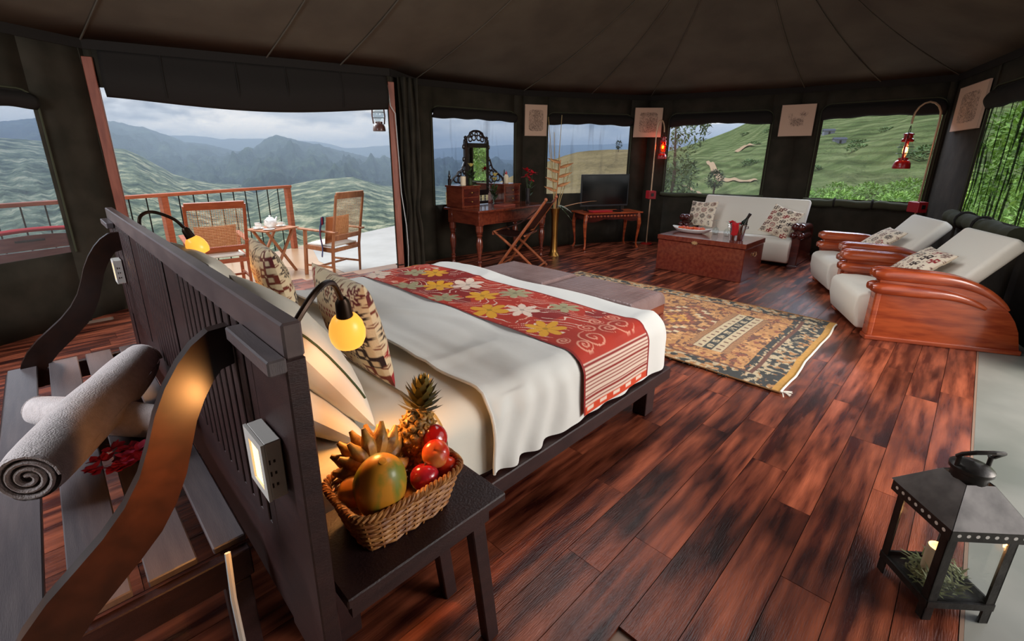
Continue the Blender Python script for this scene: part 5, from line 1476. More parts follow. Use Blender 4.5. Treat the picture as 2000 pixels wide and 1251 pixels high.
# ------------------------------------------------------------------ desk with dressing mirror
def turned_leg(h, r=.043):
    P = [(1.0, 1.1), (.86, 1.1), (.85, .75), (.83, 1.05), (.80, .7), (.78, .95), (.74, .6), (.66, .95), (.54, 1.05), (.42, .8), (.30, .55), (.24, .5), (.22, .85), (.20, .55), (.16, .75), (.13, .5), (.06, .6), (.03, .75), (0, .5)]
    return [(r * k, h * z) for z, k in P[::-1]]
def desk():
    x0, x1, y0, y1, h = 3.86, 5.26, 4.29, 5.00, .77
    root = thing('desk', 'dark polished writing desk with turned legs by the doorway', 'desk', ((x0 + x1) / 2, (y0 + y1) / 2, 0))
    W = dict(parent=root, offset='world')
    MB().b2((x0, y0, h - .03), (x1, y1, h), .008, 2).build('desktop', M_deskwood, smooth=False, **W)
    for a, b in (((x0 + .06, y0 + .05, h - .19), (x1 - .06, y0 + .07, h - .03)), ((x0 + .06, y1 - .07, h - .19), (x1 - .06, y1 - .05, h - .03)), ((x0 + .05, y0 + .06, h - .19), (x0 + .07, y1 - .06, h - .03)), ((x1 - .07, y0 + .06, h - .19), (x1 - .05, y1 - .06, h - .03))):
        MB().b2(a, b).build('apron', M_deskwood, smooth=False, **W)
    MB().b2((4.25, y0 + .04, h - .17), (4.78, y0 + .052, h - .05), .003).build('drawer', M_deskwood, smooth=False, **W)
    for x in (x0 + .085, x1 - .085):
        for y in (y0 + .085, y1 - .085):
            mb = MB(); mb.box((x, y, h - .115), (.085, .085, .17), None, .004); mb.lathe(turned_leg(h - .20), 18, (x, y, 0)); mb.build('leg', M_deskwood, angle=40, **W)
    # dressing mirror: two drawer boxes with a framed glass between carved brackets
    m = thing('dressing_mirror', 'antique carved dressing mirror with drawer boxes standing on the desk', 'mirror', (4.45, 4.85, h))
    def bx(xa, xb, s):
        mb = MB(); mb.b2((xa, -.17, .0), (xb, .17, .27), .006); mb.b2((xa - .012, -.182, .262), (xb + .012, .18, .285), .004); mb.build('drawer_box', M_deskwood, m, False)
        MB().b2((xa + .03, -.178, .03), (xb - .03, -.17, .125)).build('drawer', M_mahogd, m, False); MB().b2((xa + .03, -.178, .145), (xb - .03, -.17, .245)).build('drawer', M_mahogd, m, False)
        for z in (.078, .195): MB().ell(((xa + xb) / 2, -.186, z), (.011, .011, .011), 8, 6).build('knob', M_brass, m)
        MB().lathe([(.022, .28), (.022, .36), (.026, .365), (.012, .375), (.02, .40), (.01, .43), (.006, .47), (.0, .475)], 10, (xa + .03 if s < 0 else xb - .03, .13, 0)).build('finial', M_blackwood, m)
        # pierced scroll bracket
        q = -1 if s < 0 else 1; inner = xb if s < 0 else xa; outer = xa + .04 if s < 0 else xb - .04
        mb = MB()
        for cx, cz, r in ((.04, .33, .035), (.10, .35, .045), (.17, .36, .045), (.05, .42, .04), (.12, .43, .03), (.03, .50, .035)):
            mb.tube([Vector((inner + q * (cx - .01) + r * math.cos(a), .13, cz + r * math.sin(a))) for a in [2 * PI * k / 12 for k in range(12)]], .011, 6, closed=True)
        mb.tube([Vector((outer, .13, .30)), Vector((outer - q * .05, .13, .37)), Vector((outer - q * .13, .13, .42)), Vector((inner + q * .05, .13, .5)), Vector((inner, .13, .62))], .014, 6)
        mb.build('scroll_bracket', M_blackwood, m)
    bx(-.52, -.21, -1); bx(.25, .58, 1)
    mb = MB()
    for sx in (-1, 1):
        mb.box((sx * .195, .13, .50), (.05, .04, .70)); mb.lathe([(.028, .0), (.03, .02), (.018, .03), (.024, .06), (.0, .075)], 10, (sx * .195, .13, .85))
        for z in (.45, .62, .78): mb.ell((sx * .232, .13, z), (.02, .02, .034), 8, 6)
    mb.box((0, .13, .80), (.36, .04, .06)); mb.box((0, .13, .17), (.36, .04, .06))
    mb.build('frame', M_blackwood, m)
    # pierced cresting
    mb = MB(); out = [(-.19, .83)]
    arch = [(-.17, .90), (-.13, .92), (-.11, .96), (-.05, .985), (0, .99), (.05, .985), (.11, .96), (.13, .92), (.17, .90)]
    mb.tube([Vector((x, .13, z)) for x, z in [(-.2, .84)] + arch + [(.2, .84)]], .016, 7)
    for x, z, r in ((-.11, .88, .03), (-.045, .90, .035), (.045, .90, .035), (.11, .88, .03), (0, .95, .022), (-.08, .935, .02), (.08, .935, .02)):
        mb.tube([Vector((x + r * math.cos(a), .13, z + r * math.sin(a))) for a in [2 * PI * k / 12 for k in range(12)]], .010, 6, closed=True)
    mb.build('cresting', M_blackwood, m)
    MB().box((0, .118, .48), (.345, .012, .58)).build('glass', M_mirror, m, False)
    mb = MB(); mb.box((0, .13, .14), (.42, .03, .03)); mb.box((0, .13, .03), (.42, .03, .03))
    for k in range(5): mb.lathe([(.006, .04), (.011, .07), (.005, .09), (.011, .11), (.006, .13)], 8, (-.16 + .08 * k, .13, 0))
    mb.build('gallery', M_blackwood, m)
    zt = h + .287
    c = thing('candle', 'squat white candle on the drawer box nearer the door', 'candle', (4.03, 4.78, zt)); MB().lathe([(.0, 0), (.036, 0), (.037, .004), (.037, .115), (.03, .117), (.0, .112)], 20).build('wax', M_candle, c); MB().tube([(0, 0, .112), (.002, 0, .135)], .002, 5).build('wick', M_black, c)
    b = thing('lotion_bottle', 'small pale bottle with a red cap on the drawer box by the red flowers', 'bottle', (4.86, 4.80, zt)); MB().lathe([(.0, 0), (.032, 0), (.034, .005), (.034, .095), (.018, .12), (.014, .125)], 18).build('body', M_candle, b); MB().lathe([(.016, .122), (.016, .15), (.007, .155), (.006, .172), (.0, .173)], 12).build('cap', M_red, b)
    nb = tag(MB().b2((-.13, -.09, 0), (.13, .09, .025), .003).build('book', mat('book_cover', srgb(150, 74, 58), .5), None, False), 'reddish-brown book lying flat on the desk', 'book'); nb.location = (4.55, 4.52, h); nb.rotation_euler = (0, 0, .15)
    def flower_vase(name, label, x, y, z, hh, mv, kinds, seed):
        v = thing(name, label, 'vase', (x, y, z)); r_ = random.Random(seed)
        MB().lathe([(.0, .004), (.028, .0), (.03, .004), (.026, hh * .4), (.036, hh), (.033, hh), (.023, hh * .4), (.026, .01), (.0, .008)], 18).build('vessel', mv, v)
        for k, (kind, dx, dy, L) in enumerate(kinds):
            top_ = Vector((dx, dy, L)); MB().tube([(0, 0, .02), (dx * .3, dy * .3, L * .5), top_], .004, 5).build('stem', M_darkleaf, v)
            mb = MB()
            if kind == 'lily':
                for q in range(6):
                    a = q * PI / 3 + k; mb.leafshape(top_, Vector((math.cos(a) * .7, math.sin(a) * .7, .9)) * .07, .04, (math.cos(a), math.sin(a), .2), .02, 4)
                mb.build('blossom', M_lily, v)
            elif kind == 'red':
                for q in range(8):
                    a = q * PI / 4 + k; mb.leafshape(top_, Vector((math.cos(a), math.sin(a), r_.uniform(-.2, .9))) * .085, .05, (0, 0, 1), .015, 3)
                mb.build('blossom', M_redflower, v)
            else:
                for q in range(9):
                    a = q * 2.4; mb.leafshape(top_ * (.35 + .07 * q), Vector((math.cos(a), math.sin(a), .8)) * .08, .035, (0, 0, 1), .01, 3)
                mb.build('leaf', M_darkleaf, v)
    flower_vase('vase', 'clear glass vase of yellow lilies in front of the mirror', 4.47, 4.66, h, .17, M_glass, [('lily', .03, .0, .40), ('lily', .05, .03, .34), ('leaf', -.03, .0, .27), ('leaf', .06, .02, .25), ('leaf', 0, -.03, .22)], 3)
    flower_vase('vase', 'small dark vase with drooping lilies on the drawer box beside the white candle', 4.17, 4.80, zt, .09, M_darkleaf, [('lily', .02, .0, .24), ('leaf', -.02, .0, .18), ('leaf', .04, -.02, .14)], 4)
    flower_vase('vase', 'dark vase of red flowers at the end of the desk', 5.06, 4.55, h, .22, M_blackwood, [('red', -.06, -.02, .46), ('red', .05, -.04, .42), ('red', .0, .05, .38), ('red', .07, .02, .34), ('leaf', .08, .0, .30)], 5)
desk()
def folding_chair():
    root = thing('folding_chair', 'folding campaign chair with a dark leather sling and crossed wooden legs', 'chair', (4.47, 4.10, 0), math.radians(114)); root.scale = (1.08, 1.08, 1.0)
    w = .23
    for s in (-1, 1):
        y = s * w
        MB().tube([(.26, y, 0), (-.02, y, .42), (-.34, y, .90)], [.017, .019, .016], 8).build('back_leg', M_chairwood, root)
        MB().tube([(-.26, y * .86, 0), (.02, y * .86, .26), (.30, y * .86, .49)], [.017, .018, .016], 8).build('front_leg', M_chairwood, root)
        MB().ell((-.345, y, .915), (.02, .02, .024), 10, 8).build('finial', M_chairwood, root)
        MB().tube([(-.30, y, .83), (-.05, y * 1.06, .62), (.26, y * .95, .49)], .008, 6).build('arm_strap', M_dleather, root)
    for x, z, k in ((.24, .04, 1), (-.24, .04, .86), (.30, .485, .9), (-.10, .455, 1)):
        MB().tube([(x, -w * k, z), (x, w * k, z)], .013, 8).build('stretcher', M_chairwood, root)
    MB().grid(lambda u, v: Vector((.31 - .44 * u, (v - .5) * 2 * w * .92, .485 - .05 * math.sin(PI * u) - .02 * math.sin(PI * v))), 14, 10).build('seat_sling', M_dleather, root, solid=.006)
    MB().box((.315, 0, .465), (.022, .40, .05), None, .004).build('seat_rail', M_chairwood, root, False)
    MB().grid(lambda u, v: Vector((-.10 - .23 * u, (v - .5) * 2 * w * .98, .54 + .35 * u)) + Vector((-.03, 0, -.02)) * math.sin(PI * v), 10, 10).build('back_sling', M_dleather, root, solid=.006)
folding_chair()
def floor_vase():
    root = thing('floor_vase', 'tall brass trumpet vase of dried heliconia and reeds beside the desk', 'vase', (5.36, 4.28, 0))
    MB().lathe([(.0, 0), (.085, 0), (.082, .012), (.062, .04), (.05, .10), (.045, .3), (.048, .5), (.056, .62), (.075, .70), (.070, .70), (.05, .6), (.04, .3), (.0, .28)], 24).build('vessel', M_brass, root)
    r_ = random.Random(4)
    for k, (dx, dy, L) in enumerate(((-.10, .10, 1.95), (-.12, .06, 1.62), (.03, -.02, 1.45), (.10, .02, 1.98), (.18, -.06, 1.36), (.21, -.10, 1.30), (-.02, .05, 1.75))):
        MB().tube([(0, 0, .3), (dx * .3, dy * .3, .3 + (L - .3) * .5), (dx, dy, L)], [.006, .006, .004], 5).build('reed', M_stem, root)
    MB().tube([(0, 0, .4), (.0, -.01, .9), (.03, -.04, 1.38)], .009, 6).build('stem', M_bract, root)
    for k in range(7):
        z = .95 + .065 * k; a = (0 if k % 2 else PI) - .75; mb = MB(); mb.leafshape((.01 + .004 * k, -.01 - .005 * k, z), Vector((math.cos(a), math.sin(a), .22)) * .19, .06, (-.6, -.6, .9), -.02, 4); mb.build('bract', M_bract, root, solid=.006)
    mb = MB(); mb.leafshape((.05, -.03, .70), (.42, -.36, .18), .06, (0, 0, 1), .08, 6); mb.build('dry_leaf', M_bract, root, solid=.003)
    mb = MB(); mb.leafshape((.03, -.03, .74), (.13, -.16, -.16), .19, (.5, -.5, .7), .06, 6); mb.build('leaf', mat('caladium', srgb(60, 96, 52), .4, col2=srgb(216, 222, 214), scale=24, ramp=(.48, .56)), root, solid=.003)
    mb = MB(); mb.leafshape((.02, -.05, .72), (.06, -.20, .02), .16, (.5, -.5, .7), .10, 6); mb.build('leaf', MATS['caladium'], root, solid=.003)
floor_vase()

# ------------------------------------------------------------------ hurricane lanterns on curved poles
def hurricane(root, c, s=1.0, lit=True, m=M_red, gl=None):
    """barn lantern hanging from a ring at c (top of bail)"""
    c = Vector(c)
    L = lambda r, z: (r * s, z * s)
    MB().lathe([L(.0, -.335), L(.058, -.335), L(.060, -.325), L(.056, -.295), L(.046, -.275), L(.034, -.268), L(.034, -.25), L(.0, -.25)], 24, c).build('fuel_tank', m, root, offset='world')
    MB().lathe([L(.03, -.245), L(.04, -.225), L(.05, -.19), L(.047, -.155), L(.036, -.125), L(.034, -.125), L(.045, -.155), L(.048, -.19), L(.038, -.225), L(.028, -.245)], 22, c).build('globe', gl or M_glass, root, offset='world')
    MB().lathe([L(.038, -.125), L(.042, -.118), L(.04, -.105), L(.03, -.098), L(.03, -.075), L(.036, -.072), L(.034, -.062), L(.0, -.052)], 20, c).build('chimney', m, root, offset='world')
    for q in (-1, 1):
        MB().tube([c + Vector((q * .058 * s, 0, -.27 * s)), c + Vector((q * .068 * s, 0, -.2 * s)), c + Vector((q * .06 * s, 0, -.11 * s)), c + Vector((q * .03 * s, 0, -.085 * s))], .007 * s, 7).build('air_tube', m, root, offset='world')
    for z in (-.215, -.165): MB().tube([c + Vector((.055 * s * math.cos(a), .055 * s * math.sin(a), z * s)) for a in [2 * PI * k / 16 for k in range(16)]], .0022 * s, 5, closed=True).build('guard_wire', M_black, root, offset='world')
    MB().tube([c + Vector((-.06 * s, 0, -.13 * s)), c + Vector((-.05 * s, 0, -.03 * s)), c, c + Vector((.05 * s, 0, -.03 * s)), c + Vector((.06 * s, 0, -.13 * s))], .0028 * s, 5).build('bail', M_black, root, offset='world')
    if lit:
        MB().ell(c + Vector((0, 0, -.185 * s)), (.013 * s, .013 * s, .024 * s), 10, 8).build('flame', M_bulb, root, offset='world')
        l = lamp('lantern_light', 'POINT', c + Vector((0, 0, -.185 * s)), 3.0, (1, .38, .10), shadow_soft_size=.03); l.parent = root; l.matrix_parent_inverse = parent_mat(root).inverted()
def lantern_pole(label_l, label_p, base, top, hook, s, gl=None):
    b = Vector(base); t = Vector((b.x, b.y, top)); hk = Vector(hook)
    p = thing('lantern_pole', label_p, 'pole', b)
    pts = [b, b + Vector((0, 0, .4)), b + Vector((0, 0, .95)), t - Vector((0, 0, .18))]
    mid = (t + Vector((hk.x, hk.y, t.z))) / 2; d = Vector((hk.x - b.x, hk.y - b.y, 0)); R = d.length / 2
    for k in range(9):
        a = PI * k / 8; pts.append(Vector((b.x, b.y, 0)) + d * (1 - math.cos(a)) / 2 + Vector((0, 0, t.z - .18 + .18 * math.sin(a))))
    pts.append(hk + Vector((0, 0, .02)))
    MB().tube(pts, .011, 8).build('curved_pipe', mat('pole_metal', srgb(196, 160, 128), .35, metal=.7), p, offset='world')
    MB().lathe([(.0, .0), (.09, 0), (.09, .012), (.02, .02), (.0, .02)], 18, b).build('foot_plate', M_red, p, offset='world')
    MB().box(b + Vector((0, 0, .82)), (.16, .12, .13), (0, 0, PH), .006).build('switch_box', M_redbox, p, False, offset='world')
    f = Vector((-math.cos(PH), -math.sin(PH), 0)); MB().box(b + Vector((0, 0, .825)) + f * .085, (.004, .045, .05), (0, 0, PH), .001).build('socket_plate', M_blackwood, p, False, offset='world')
    l = thing('hurricane_lantern', label_l, 'lantern', hk)
    hurricane(l, hk, s, gl=gl)
lantern_pole('lit red hurricane lantern hanging over the television corner', 'curved lantern pole with a red switch box beside the television', (7.27, 3.80, 0), 1.98, (7.33, 3.70, 1.80), 1.22, thin_glass('red_glass', (1.0, .42, .16, 1)))
lantern_pole('lit red hurricane lantern hanging in front of the tea hill window', 'curved lantern pole with a red switch box behind the armchairs', (7.78, .50, 0), 2.04, (7.72, .74, 1.78), 1.5)
l = thing('hurricane_lantern', 'unlit brown hurricane lantern hanging under the eave at the doorway', 'lantern', (3.06, 5.16, 2.13)); hurricane(l, (3.06, 5.16, 2.13), 1.25, False, mat('brown_enamel', srgb(86, 50, 42), .4, coat=.3))
MB().tube([(3.06, 5.16, 2.13), (3.06, 5.15, 2.3)], .003, 5).build('hook', M_black, l, offset='world')

# ------------------------------------------------------------------ pen-and-ink prints on the canvas walls
def picture(label, c, normal, w, h, seed, kind):
    n = Vector(normal).normalized()
    nx, ny = 90, 110; U, V = np.meshgrid(np.linspace(-1, 1, nx), np.linspace(-1, 1, ny), indexing='ij')
    pap = lin(206, 172, 148); ink = lin(70, 52, 46)
    q = vnoise(U * 9 + seed, V * 9, seed, 5); fine = vnoise(U * 40, V * 40, seed + 7, 2)
    inside = (np.abs(U) < .66) & (np.abs(V) < .68) & ((np.abs(U) / .66) ** 6 + (np.abs(V) / .68) ** 6 + .5 * (q - .5) < 1)
    dens = np.zeros_like(U)
    if kind == 0: dens = .25 + .45 * q + .25 * (V < -.1) * fine + .3 * np.exp(-((U + .0) / .22) ** 2)
    elif kind == 1: dens = .22 + .45 * q + .4 * np.exp(-(((U - .1) / .3) ** 2 + ((V + .1) / .35) ** 2)) * fine * 1.6 + .25 * (V > .45)
    elif kind == 2: dens = .25 * q + .8 * np.exp(-((U / .4) ** 4 + ((V + .1) / .25) ** 4)) * (.4 + .6 * fine) + .8 * np.exp(-(((U - .35) / .2) ** 2 + ((V - .38) / .16) ** 2)) * fine + .6 * np.exp(-(((U + .42) / .16) ** 2 + ((V - .32) / .14) ** 2)) * fine
    else: dens = .25 + .45 * q + .6 * np.exp(-(((U - .1) / .16) ** 2 + ((V - .1) / .5) ** 2)) * fine + .5 * np.exp(-(((U - .4) / .3) ** 2 + ((V + .5) / .2) ** 2))
    lines = (np.abs(np.sin(q * 46 + U * 3)) < .42) | (fine > .62)
    k = np.clip((dens * (.5 + fine) - .20) * 2.4, 0, 1) * (.22 + .62 * lines) * inside
    c_ = pap * (1 - k[..., None]) + ink * k[..., None]
    edge = (np.abs(U) > .965) | (np.abs(V) > .97); c_[edge] = pap * .8
    root = thing('picture', label, 'picture', c)
    F = np.array(frame3(n, (0, 0, 1)))
    P = np.stack([U * w / 2, V * h / 2, 0 * U + .011], -1) @ F.T
    grid_obj('print', P, print_mat('ink_print', .9, .05, 200), root, c_)
    mb = MB(); mb.box((0, 0, 0), (w, h, .02), Matrix(F.tolist()).to_4x4()); mb.build('stretcher', M_paper, root, False)
def wn(a, b): d = (Vector((*b, 0)) - Vector((*a, 0))).normalized(); return Vector((d.y, -d.x, 0))
W2, W3, W4_, W5_, W6_ = wn(A3, B0), wn(B0, A4), wn(A4, A5), wn(A5, A6), wn(A6, A7)
picture('ink print hung between the mirror window and the television window', (5.655, 4.955, 1.955), W3, .36, .45, 11, 0)
picture('ink print hung behind the pole of the lantern by the television', (7.30, 3.98, 1.955), W3 * 1.0 + W4_ * .55, .45, .45, 22, 1)
picture('ink print of a thatched hut hung between the sofa window and the tea hill window', (8.05, 2.05, 1.925), W4_ + W5_ * .8, .42, .43, 33, 2)
picture('ink print hung in the corner between the tea hill window and the folded mesh window', (7.60, .268, 1.945), W6_, .84, .48, 44, 3)

# ------------------------------------------------------------------ out on the deck
def cane_panel(name, w, h, mtx, parent, n=(22, 24), r=.0016):
    mb = MB()
    for k in range(n[0] + 1):
        x = -w / 2 + w * k / n[0]; mb.box(mtx @ Vector((x, 0, 0)), (r * 2, r * 2, h), mtx.to_3x3().to_4x4())
    for k in range(n[1] + 1):
        z = -h / 2 + h * k / n[1]; mb.box(mtx @ Vector((0, 0, z)), (w, r * 2, r * 2), mtx.to_3x3().to_4x4())
    return tag(mb.build(name, M_cane, parent, False), None, None, None, 'stuff')
def deck_chair(label, loc, rz, w, rake, m, bt=1.08):
    root = thing('deck_chair', label, 'chair', loc, rz); hw = w / 2; sh = .40
    top = Vector((0, -.02 - rake, bt)); bot = Vector((0, -.0, sh - .02))
    for s in (-1, 1):
        MB().tube([(s * hw, .02, 0), (s * hw, -.0, sh), (s * hw, -.02 - rake, bt)], [.017, .021, .018], 6).build('back_post', m, root, False)
        MB().bar((s * hw, .52, 0), (s * hw, .46, .62), .036, .045, .004, upv=(0, 1, 0)).build('front_leg', m, root, False)
        MB().bar((s * hw * 1.02, -.06 - rake * .3, .615), (s * hw * 1.06, .56, .64), .06, .024, .006).build('armrest', m, root, False)
        MB().bar((s * hw, .0, sh - .03), (s * hw, .48, sh), .028, .06, .003).build('seat_rail', m, root, False)
        MB().bar((s * hw, .01, .14), (s * hw, .50, .14), .02, .026).build('side_stretcher', m, root, False)
    MB().bar((-hw, .48, sh), (hw, .48, sh), .028, .06, .003).build('front_rail', m, root, False)
    MB().bar((-hw, .0, sh - .03), (hw, .0, sh - .03), .028, .05, .003).build('back_rail', m, root, False)
    MB().bar((-hw, .26, .14), (hw, .26, .14), .02, .026).build('cross_stretcher', m, root, False)
    d = top - Vector((0, -.0, sh)); dn = d.normalized(); L = d.length
    R = Matrix(((1, 0, 0), (0, dn.z, dn.y), (0, -dn.y, dn.z)))  # z along the raked back
    R = Matrix(((1, 0, 0), (0, dn.z, dn.y), (0, -dn.y, dn.z)))
    def bp(t): return Vector((0, 0, sh)) + d * t
    for t, hh in ((.985, .085), (.20, .06)):
        c = bp(t); MB().bar(c + Vector((-hw, 0, 0)), c + Vector((hw, 0, 0)), .026, hh, .004, upv=tuple(dn)).build('crest_rail' if t > .5 else 'lower_rail', m, root, False)
    M4 = Matrix.Translation(bp(.585)) @ R.to_4x4()
    cane_panel('cane_back', w - .03, L * .70, M4, root)
    MB().grid(lambda u, v: Vector(((u - .5) * (w - .04), .03 + .47 * v, sh + .02 + .035 * math.sin(PI * u) ** .5 * math.sin(PI * v) ** .5)), 12, 12).build('seat_cushion', M_cream, root, solid=.02)
    return root
deck_chair('reddish cane-backed deck chair seen from behind, nearest the headboard', (1.38, 6.12, DZ), math.radians(-6), .58, .25, M_railwood, 1.06)
deck_chair('light brown cane-backed deck chair with a scarf, by the open doorway', (2.88, 5.93, DZ), math.radians(22), .52, .12, M_teak, 1.10)
# small back cushions in the cane chairs
def back_cushion(label, c, n, m):
    return cushion('cushion', label, 'cushion', c, n, .44, .40, .10, m=m, n=40, seed=15, pinch=.03)
M_orangecush = mat('tan_canvas_cushion', srgb(176, 112, 70), .85, bump=.2, bump_scale=120)
back_cushion('tan cushion inside the reddish deck chair', (1.40, 6.24, .45), (.1, .93, .28), M_orangecush)
back_cushion('tan cushion inside the light brown deck chair', (2.83, 6.06, .46), (-.35, .90, .18), M_orangecush)
def scarf():
    o = thing('scarf', 'dark blue and red scarf hanging over the arm of the light brown deck chair', 'scarf', (2.56, 5.96, .5))
    def f(u, v):
        z = .06 + .10 * math.sin(min(1, v / .22) * PI / 2) - max(0, v - .22) * .66
        return Vector((.06 * (u - .5) + .015 * math.sin(v * 9) + .03 - .06 * v, .07 * (u - .5) * (1 + v) + .012 * math.sin(u * 17 + v * 5), z))
    MB().grid(f, 16, 24).build('cloth', M_blue, o, solid=.006)
scarf()
def deck_table():
    c = Vector((2.20, 6.72, DZ)); t = .62
    root = thing('folding_table', 'small folding wooden table with tea things on the deck', 'table', c, .35)
    MB().box((0, 0, t), (.52, .46, .022), None, .005).build('tabletop', M_teak, root, False)
    for s in (-1, 1):
        MB().bar((-.20, s * .17, 0), (.20, s * .17, t - .01), .035, .03, .003).build('leg', M_teak, root, False)
        MB().bar((.20, s * .14, 0), (-.20, s * .14, t - .01), .035, .03, .003).build('leg', M_teak, root, False)
    MB().bar((-.14, -.17, .09), (-.14, .17, .09), .025, .025).build('stretcher', M_teak, root, False)
    z = DZ + t + .011
    tp = thing('teapot', 'white china teapot on the small deck table', 'teapot', (2.17, 6.66, z), .6)
    MB().lathe([(.0, 0), (.045, 0), (.05, .01), (.078, .05), (.08, .09), (.062, .125), (.045, .135), (.0, .135)], 24).build('body', M_china, tp)
    MB().lathe([(.05, .134), (.04, .148), (.012, .156), (.012, .164), (.016, .172), (.0, .18)], 18).build('lid', M_china, tp)
    MB().tube([(.07, 0, .05), (.11, 0, .08), (.125, 0, .12), (.145, 0, .14)], [.02, .014, .011, .009], 8).build('spout', M_china, tp)
    MB().tube([(-.07, 0, .115), (-.115, 0, .12), (-.12, 0, .08), (-.075, 0, .05)], .008, 7).build('handle', M_china, tp)
    def cup(label, x, y, name='teacup', r=.04, h=.06):
        q = thing(name, label, 'cup', (x, y, z))
        MB().lathe([(.0, .002), (r * 1.7, .008), (r * 1.75, .012), (r * .7, .006), (.0, .006)], 20).build('saucer', M_china, q)
        MB().lathe([(.0, .008), (r * .55, .008), (r * .95, .03), (r, h), (r * .93, h), (r * .85, .03), (.0, .014)], 20).build('bowl', M_china, q)
        MB().tube([(r * .95, 0, h * .8), (r * 1.5, 0, h * .75), (r * 1.4, 0, h * .45), (r * .8, 0, h * .38)], .004, 6).build('handle', M_china, q)
    cup('white teacup on its saucer at the near side of the teapot', 2.03, 6.72); cup('white teacup beyond the teapot', 2.34, 6.78); cup('small white milk cup close to the teapot', 2.06, 6.86, 'milk_cup', .034, .07)
    p = tag(MB().lathe([(.0, .0), (.05, 0), (.075, .012), (.07, .012), (.045, .004), (.0, .004)], 20).build('plate', M_china), 'small white plate at the edge of the deck table', 'plate'); p.location = (2.10, 6.54, z)
deck_table()
def deck_bench():
    root = thing('deck_bench', 'reddish plank bench outside the side window with a curved back', 'bench', (-.12, 6.30, DZ), math.radians(16))
    L = .75
    for k, (z0, z1) in enumerate(((.42, .55), (.56, .69))): MB().b2((-L, -.02, z0), (L, .01, z1), .003).build('back_board', M_benchred, root, False)
    n = 20; up_ = [(-L + 2 * L * k / n, .74 + .10 * math.sin(PI * k / n)) for k in range(n + 1)]
    MB().board(up_, [(x, .70) for x, _ in up_], -.02, .01).build('crest_board', M_benchred, root, False)
    MB().box((-.05, -.022, .79), (.22, .006, .02), None, .002).build('hand_hold', M_blackwood, root, False)
    for k in range(4): MB().b2((-L, .03 + .11 * k, .36), (L, .125 + .11 * k, .39)).build('seat_board', M_benchred, root, False)
    for s in (-1, 1):
        MB().b2((s * L - .03, -.03, 0), (s * L + .03, .03, .74), .003).build('leg', M_benchred, root, False); MB().b2((s * L - .03, .42, 0), (s * L + .03, .48, .36), .003).build('leg', M_benchred, root, False)
    c = tag(MB().grid(lambda u, v: Vector((-.8 + 1.6 * u, -.04 + .10 * v, .80 + .10 * math.sin(PI * u) + .02 * math.sin(PI * v))), 20, 6).build('throw', M_redcloth, solid=.02), 'red cloth lying along the top of the deck bench', 'throw')
    c.location = (-.12, 6.32, DZ - .02); c.rotation_euler = (0, 0, math.radians(16))
deck_bench()

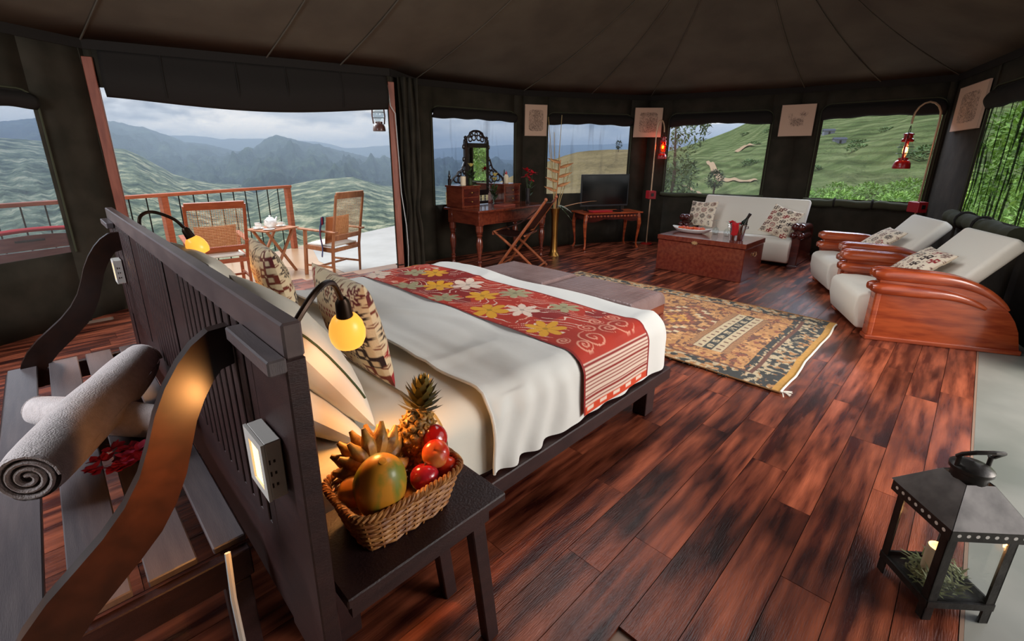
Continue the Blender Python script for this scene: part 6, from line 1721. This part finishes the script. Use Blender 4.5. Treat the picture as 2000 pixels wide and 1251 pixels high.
# ------------------------------------------------------------------ metal candle lantern in front
def floor_lantern():
    c = Vector((1.872, -.155, 0)); rz = math.radians(4) + PI / 4 * 0
    # corner directions measured on the floor: a square turned by roughly 45 degrees
    root = thing('candle_lantern', 'big dark metal candle lantern with a pierced hipped roof standing on the floor edge', 'lantern', c, math.radians(42))
    h = .098
    for sx in (-1, 1):
        for sy in (-1, 1):
            mb = MB(); mb.box((sx * (h - .002), sy * (h - .013), .17), (.004, .026, .34)); mb.box((sx * (h - .013), sy * (h - .002), .17), (.026, .004, .34)); mb.build('corner_leg', M_iron, root, False)
    MB().b2((-h, -h, .052), (h, h, .058)).build('floor_tray', M_iron, root, False)
    for s in (-1, 1):
        MB().b2((-h, s * h - .003, .052), (h, s * h + .003, .075)).build('lower_band', M_iron, root, False); MB().b2((s * h - .003, -h, .052), (s * h + .003, h, .075)).build('lower_band', M_iron, root, False)
    e = .112
    for s in (-1, 1):
        MB().b2((-e, s * e - .002, .322), (e, s * e + .002, .362)).build('eave_band', M_iron, root, False); MB().b2((s * e - .002, -e, .322), (s * e + .002, e, .362)).build('eave_band', M_iron, root, False)
        mb = MB()
        for k in range(8):
            x = -.09 + .18 * k / 7; mb.lathe([(.0, -.0012), (.0058, -.0012), (.0058, .0012), (.0, .0012)], 10, (x, s * (e + .0012), .342), Matrix.Rotation(PI / 2, 3, 'X')); mb.lathe([(.0, -.0012), (.0058, -.0012), (.0058, .0012), (.0, .0012)], 10, (s * (e + .0012), x, .342), Matrix.Rotation(PI / 2, 3, 'Y'))
        mb.build('pierced_holes', M_white, root)
    # hipped roof: four panels and a flat top
    t = .040
    for k in range(4):
        R = Matrix.Rotation(k * PI / 2, 3, 'Z'); mb = MB()
        vs = [R @ Vector(p) for p in ((-e - .004, -e - .004, .360), (e + .004, -e - .004, .360), (t, -t, .462), (-t, -t, .462))]
        mb.bm.faces.new([mb.bm.verts.new(v) for v in vs]); mb.build('roof_panel', mat('lit_roof_iron', srgb(120, 115, 112), .42, metal=.45, col2=srgb(88, 84, 82), scale=14), root, False, solid=.004)  # lighter copy of the iron: the lit look of the roof put into colour
    MB().lathe([(.0, .455), (.044, .455), (.044, .485), (.052, .49), (.052, .50), (.046, .506), (.03, .512), (.0, .518)], 28).build('cap', M_iron, root)
    for s in (-1, 1): MB().lathe([(.006, .0), (.006, .03), (.009, .036), (.0, .04)], 10, (0, s * .045, .50)).build('handle_post', M_iron, root)
    mb = MB(); mb.tube([(0, -.052, .535), (-.014, -.052, .552), (-.036, -.038, .572), (-.046, 0, .580), (-.036, .038, .572), (-.014, .052, .552), (0, .052, .535)], .0062, 8); mb.build('handle', M_iron, root)
    for s in (-1, 1):
        MB().b2((-h + .02, s * (h - .006) - .001, .076), (h - .02, s * (h - .006) + .001, .322)).build('glass_pane', thin_glass('lantern_glass', (.97, .98, .98, 1), 1.3), root, False)
        MB().b2((s * (h - .006) - .001, -h + .02, .076), (s * (h - .006) + .001, h - .02, .322)).build('glass_pane', MATS['lantern_glass'], root, False)
    cd = thing('candle', 'thick ivory pillar candle inside the metal lantern', 'candle', (1.868, -.145, .058))
    MB().lathe([(.0, 0), (.029, 0), (.030, .003), (.030, .128), (.027, .131), (.023, .118), (.0, .112)], 24).build('wax', M_candle, cd)
    MB().tube([(0, 0, .11), (.001, 0, .127)], .0016, 5).build('wick', M_black, cd)
    MB().ell((.002, 0, .137), (.005, .005, .011), 8, 6).build('flame', M_bulb, cd)
    l = lamp('candle_light', 'POINT', (0, 0, .145), .35, (1, .5, .2), shadow_soft_size=.01); l.parent = cd
    r_ = random.Random(9); mb = MB()
    sp = thing('greenery', 'grey-green sprigs heaped round the candle in the metal lantern', 'greenery', c + Vector((0, 0, .058)), math.radians(42))
    for q, (x0, y0) in enumerate(((-.05, .05), (.05, -.05), (.055, .02), (-.055, -.01), (.0, .065), (.0, -.065), (-.06, .06), (.06, -.06))):
        mb = MB()
        for k in range(42):
            a = r_.random() * 2 * PI; p = Vector((x0 + r_.gauss(0, .012), y0 + r_.gauss(0, .012), .012 + r_.random() * .035))
            d = Vector((math.cos(a), math.sin(a), r_.uniform(0, 1.1))) * r_.uniform(.02, .036)
            p.x = max(-.075, min(.075, p.x)); p.y = max(-.075, min(.075, p.y))
            mb.leafshape(p, d, .007, (0, 0, 1), .004, 2)
        mb.build('sprig', M_sage, sp)
floor_lantern()


# ------------------------------------------------------------------ sub-parts: pieces that belong to a part
def nest(thing_name, child, part):
    for o in list(bpy.data.objects):
        if o.parent is None and o.name.split('.')[0] == thing_name:
            cs = [c for c in o.children if c.name.split('.')[0] == child]; ps = [c for c in o.children if c.name.split('.')[0] == part]
            if not ps: continue
            for c in cs:
                ctr = lambda q: sum((q.matrix_parent_inverse @ q.matrix_basis @ Vector(b) for b in q.bound_box), Vector()) / 8
                p = min(ps, key=lambda q: (ctr(q) - ctr(c)).length)
                mpi = (p.matrix_parent_inverse @ p.matrix_basis).inverted() @ c.matrix_parent_inverse
                c.parent = p; c.matrix_parent_inverse = mpi
for a in (('dressing_mirror', 'knob', 'drawer'), ('dressing_mirror', 'glass', 'frame'), ('dressing_mirror', 'finial', 'drawer_box'), ('chest', 'lock_plate', 'lid'), ('chest', 'handle', 'body'), ('wall_sconce', 'diffuser', 'face_plate'),
          ('wall_sconce', 'cut_outs', 'body'), ('television', 'screen', 'bezel'), ('candle', 'wick', 'wax'), ('reading_lamp', 'bulb', 'shade'), ('lantern_pole', 'socket_plate', 'switch_box'),
          ('hurricane_lantern', 'flame', 'globe'), ('candle_lantern', 'pierced_holes', 'eave_band'), ('candle_lantern', 'handle_post', 'cap'), ('pillow', 'piping', 'front'), ('teapot', 'lid', 'body'), ('bottle', 'foil', 'glass_body'),
          ('tv_stand', 'carving', 'apron'), ('folding_chair', 'finial', 'back_leg'), ('rug', 'tassel', 'pile'), ('banana_bunch', 'stalk', 'banana'), ('deck_bench', 'hand_hold', 'crest_board')):
    nest(*a)
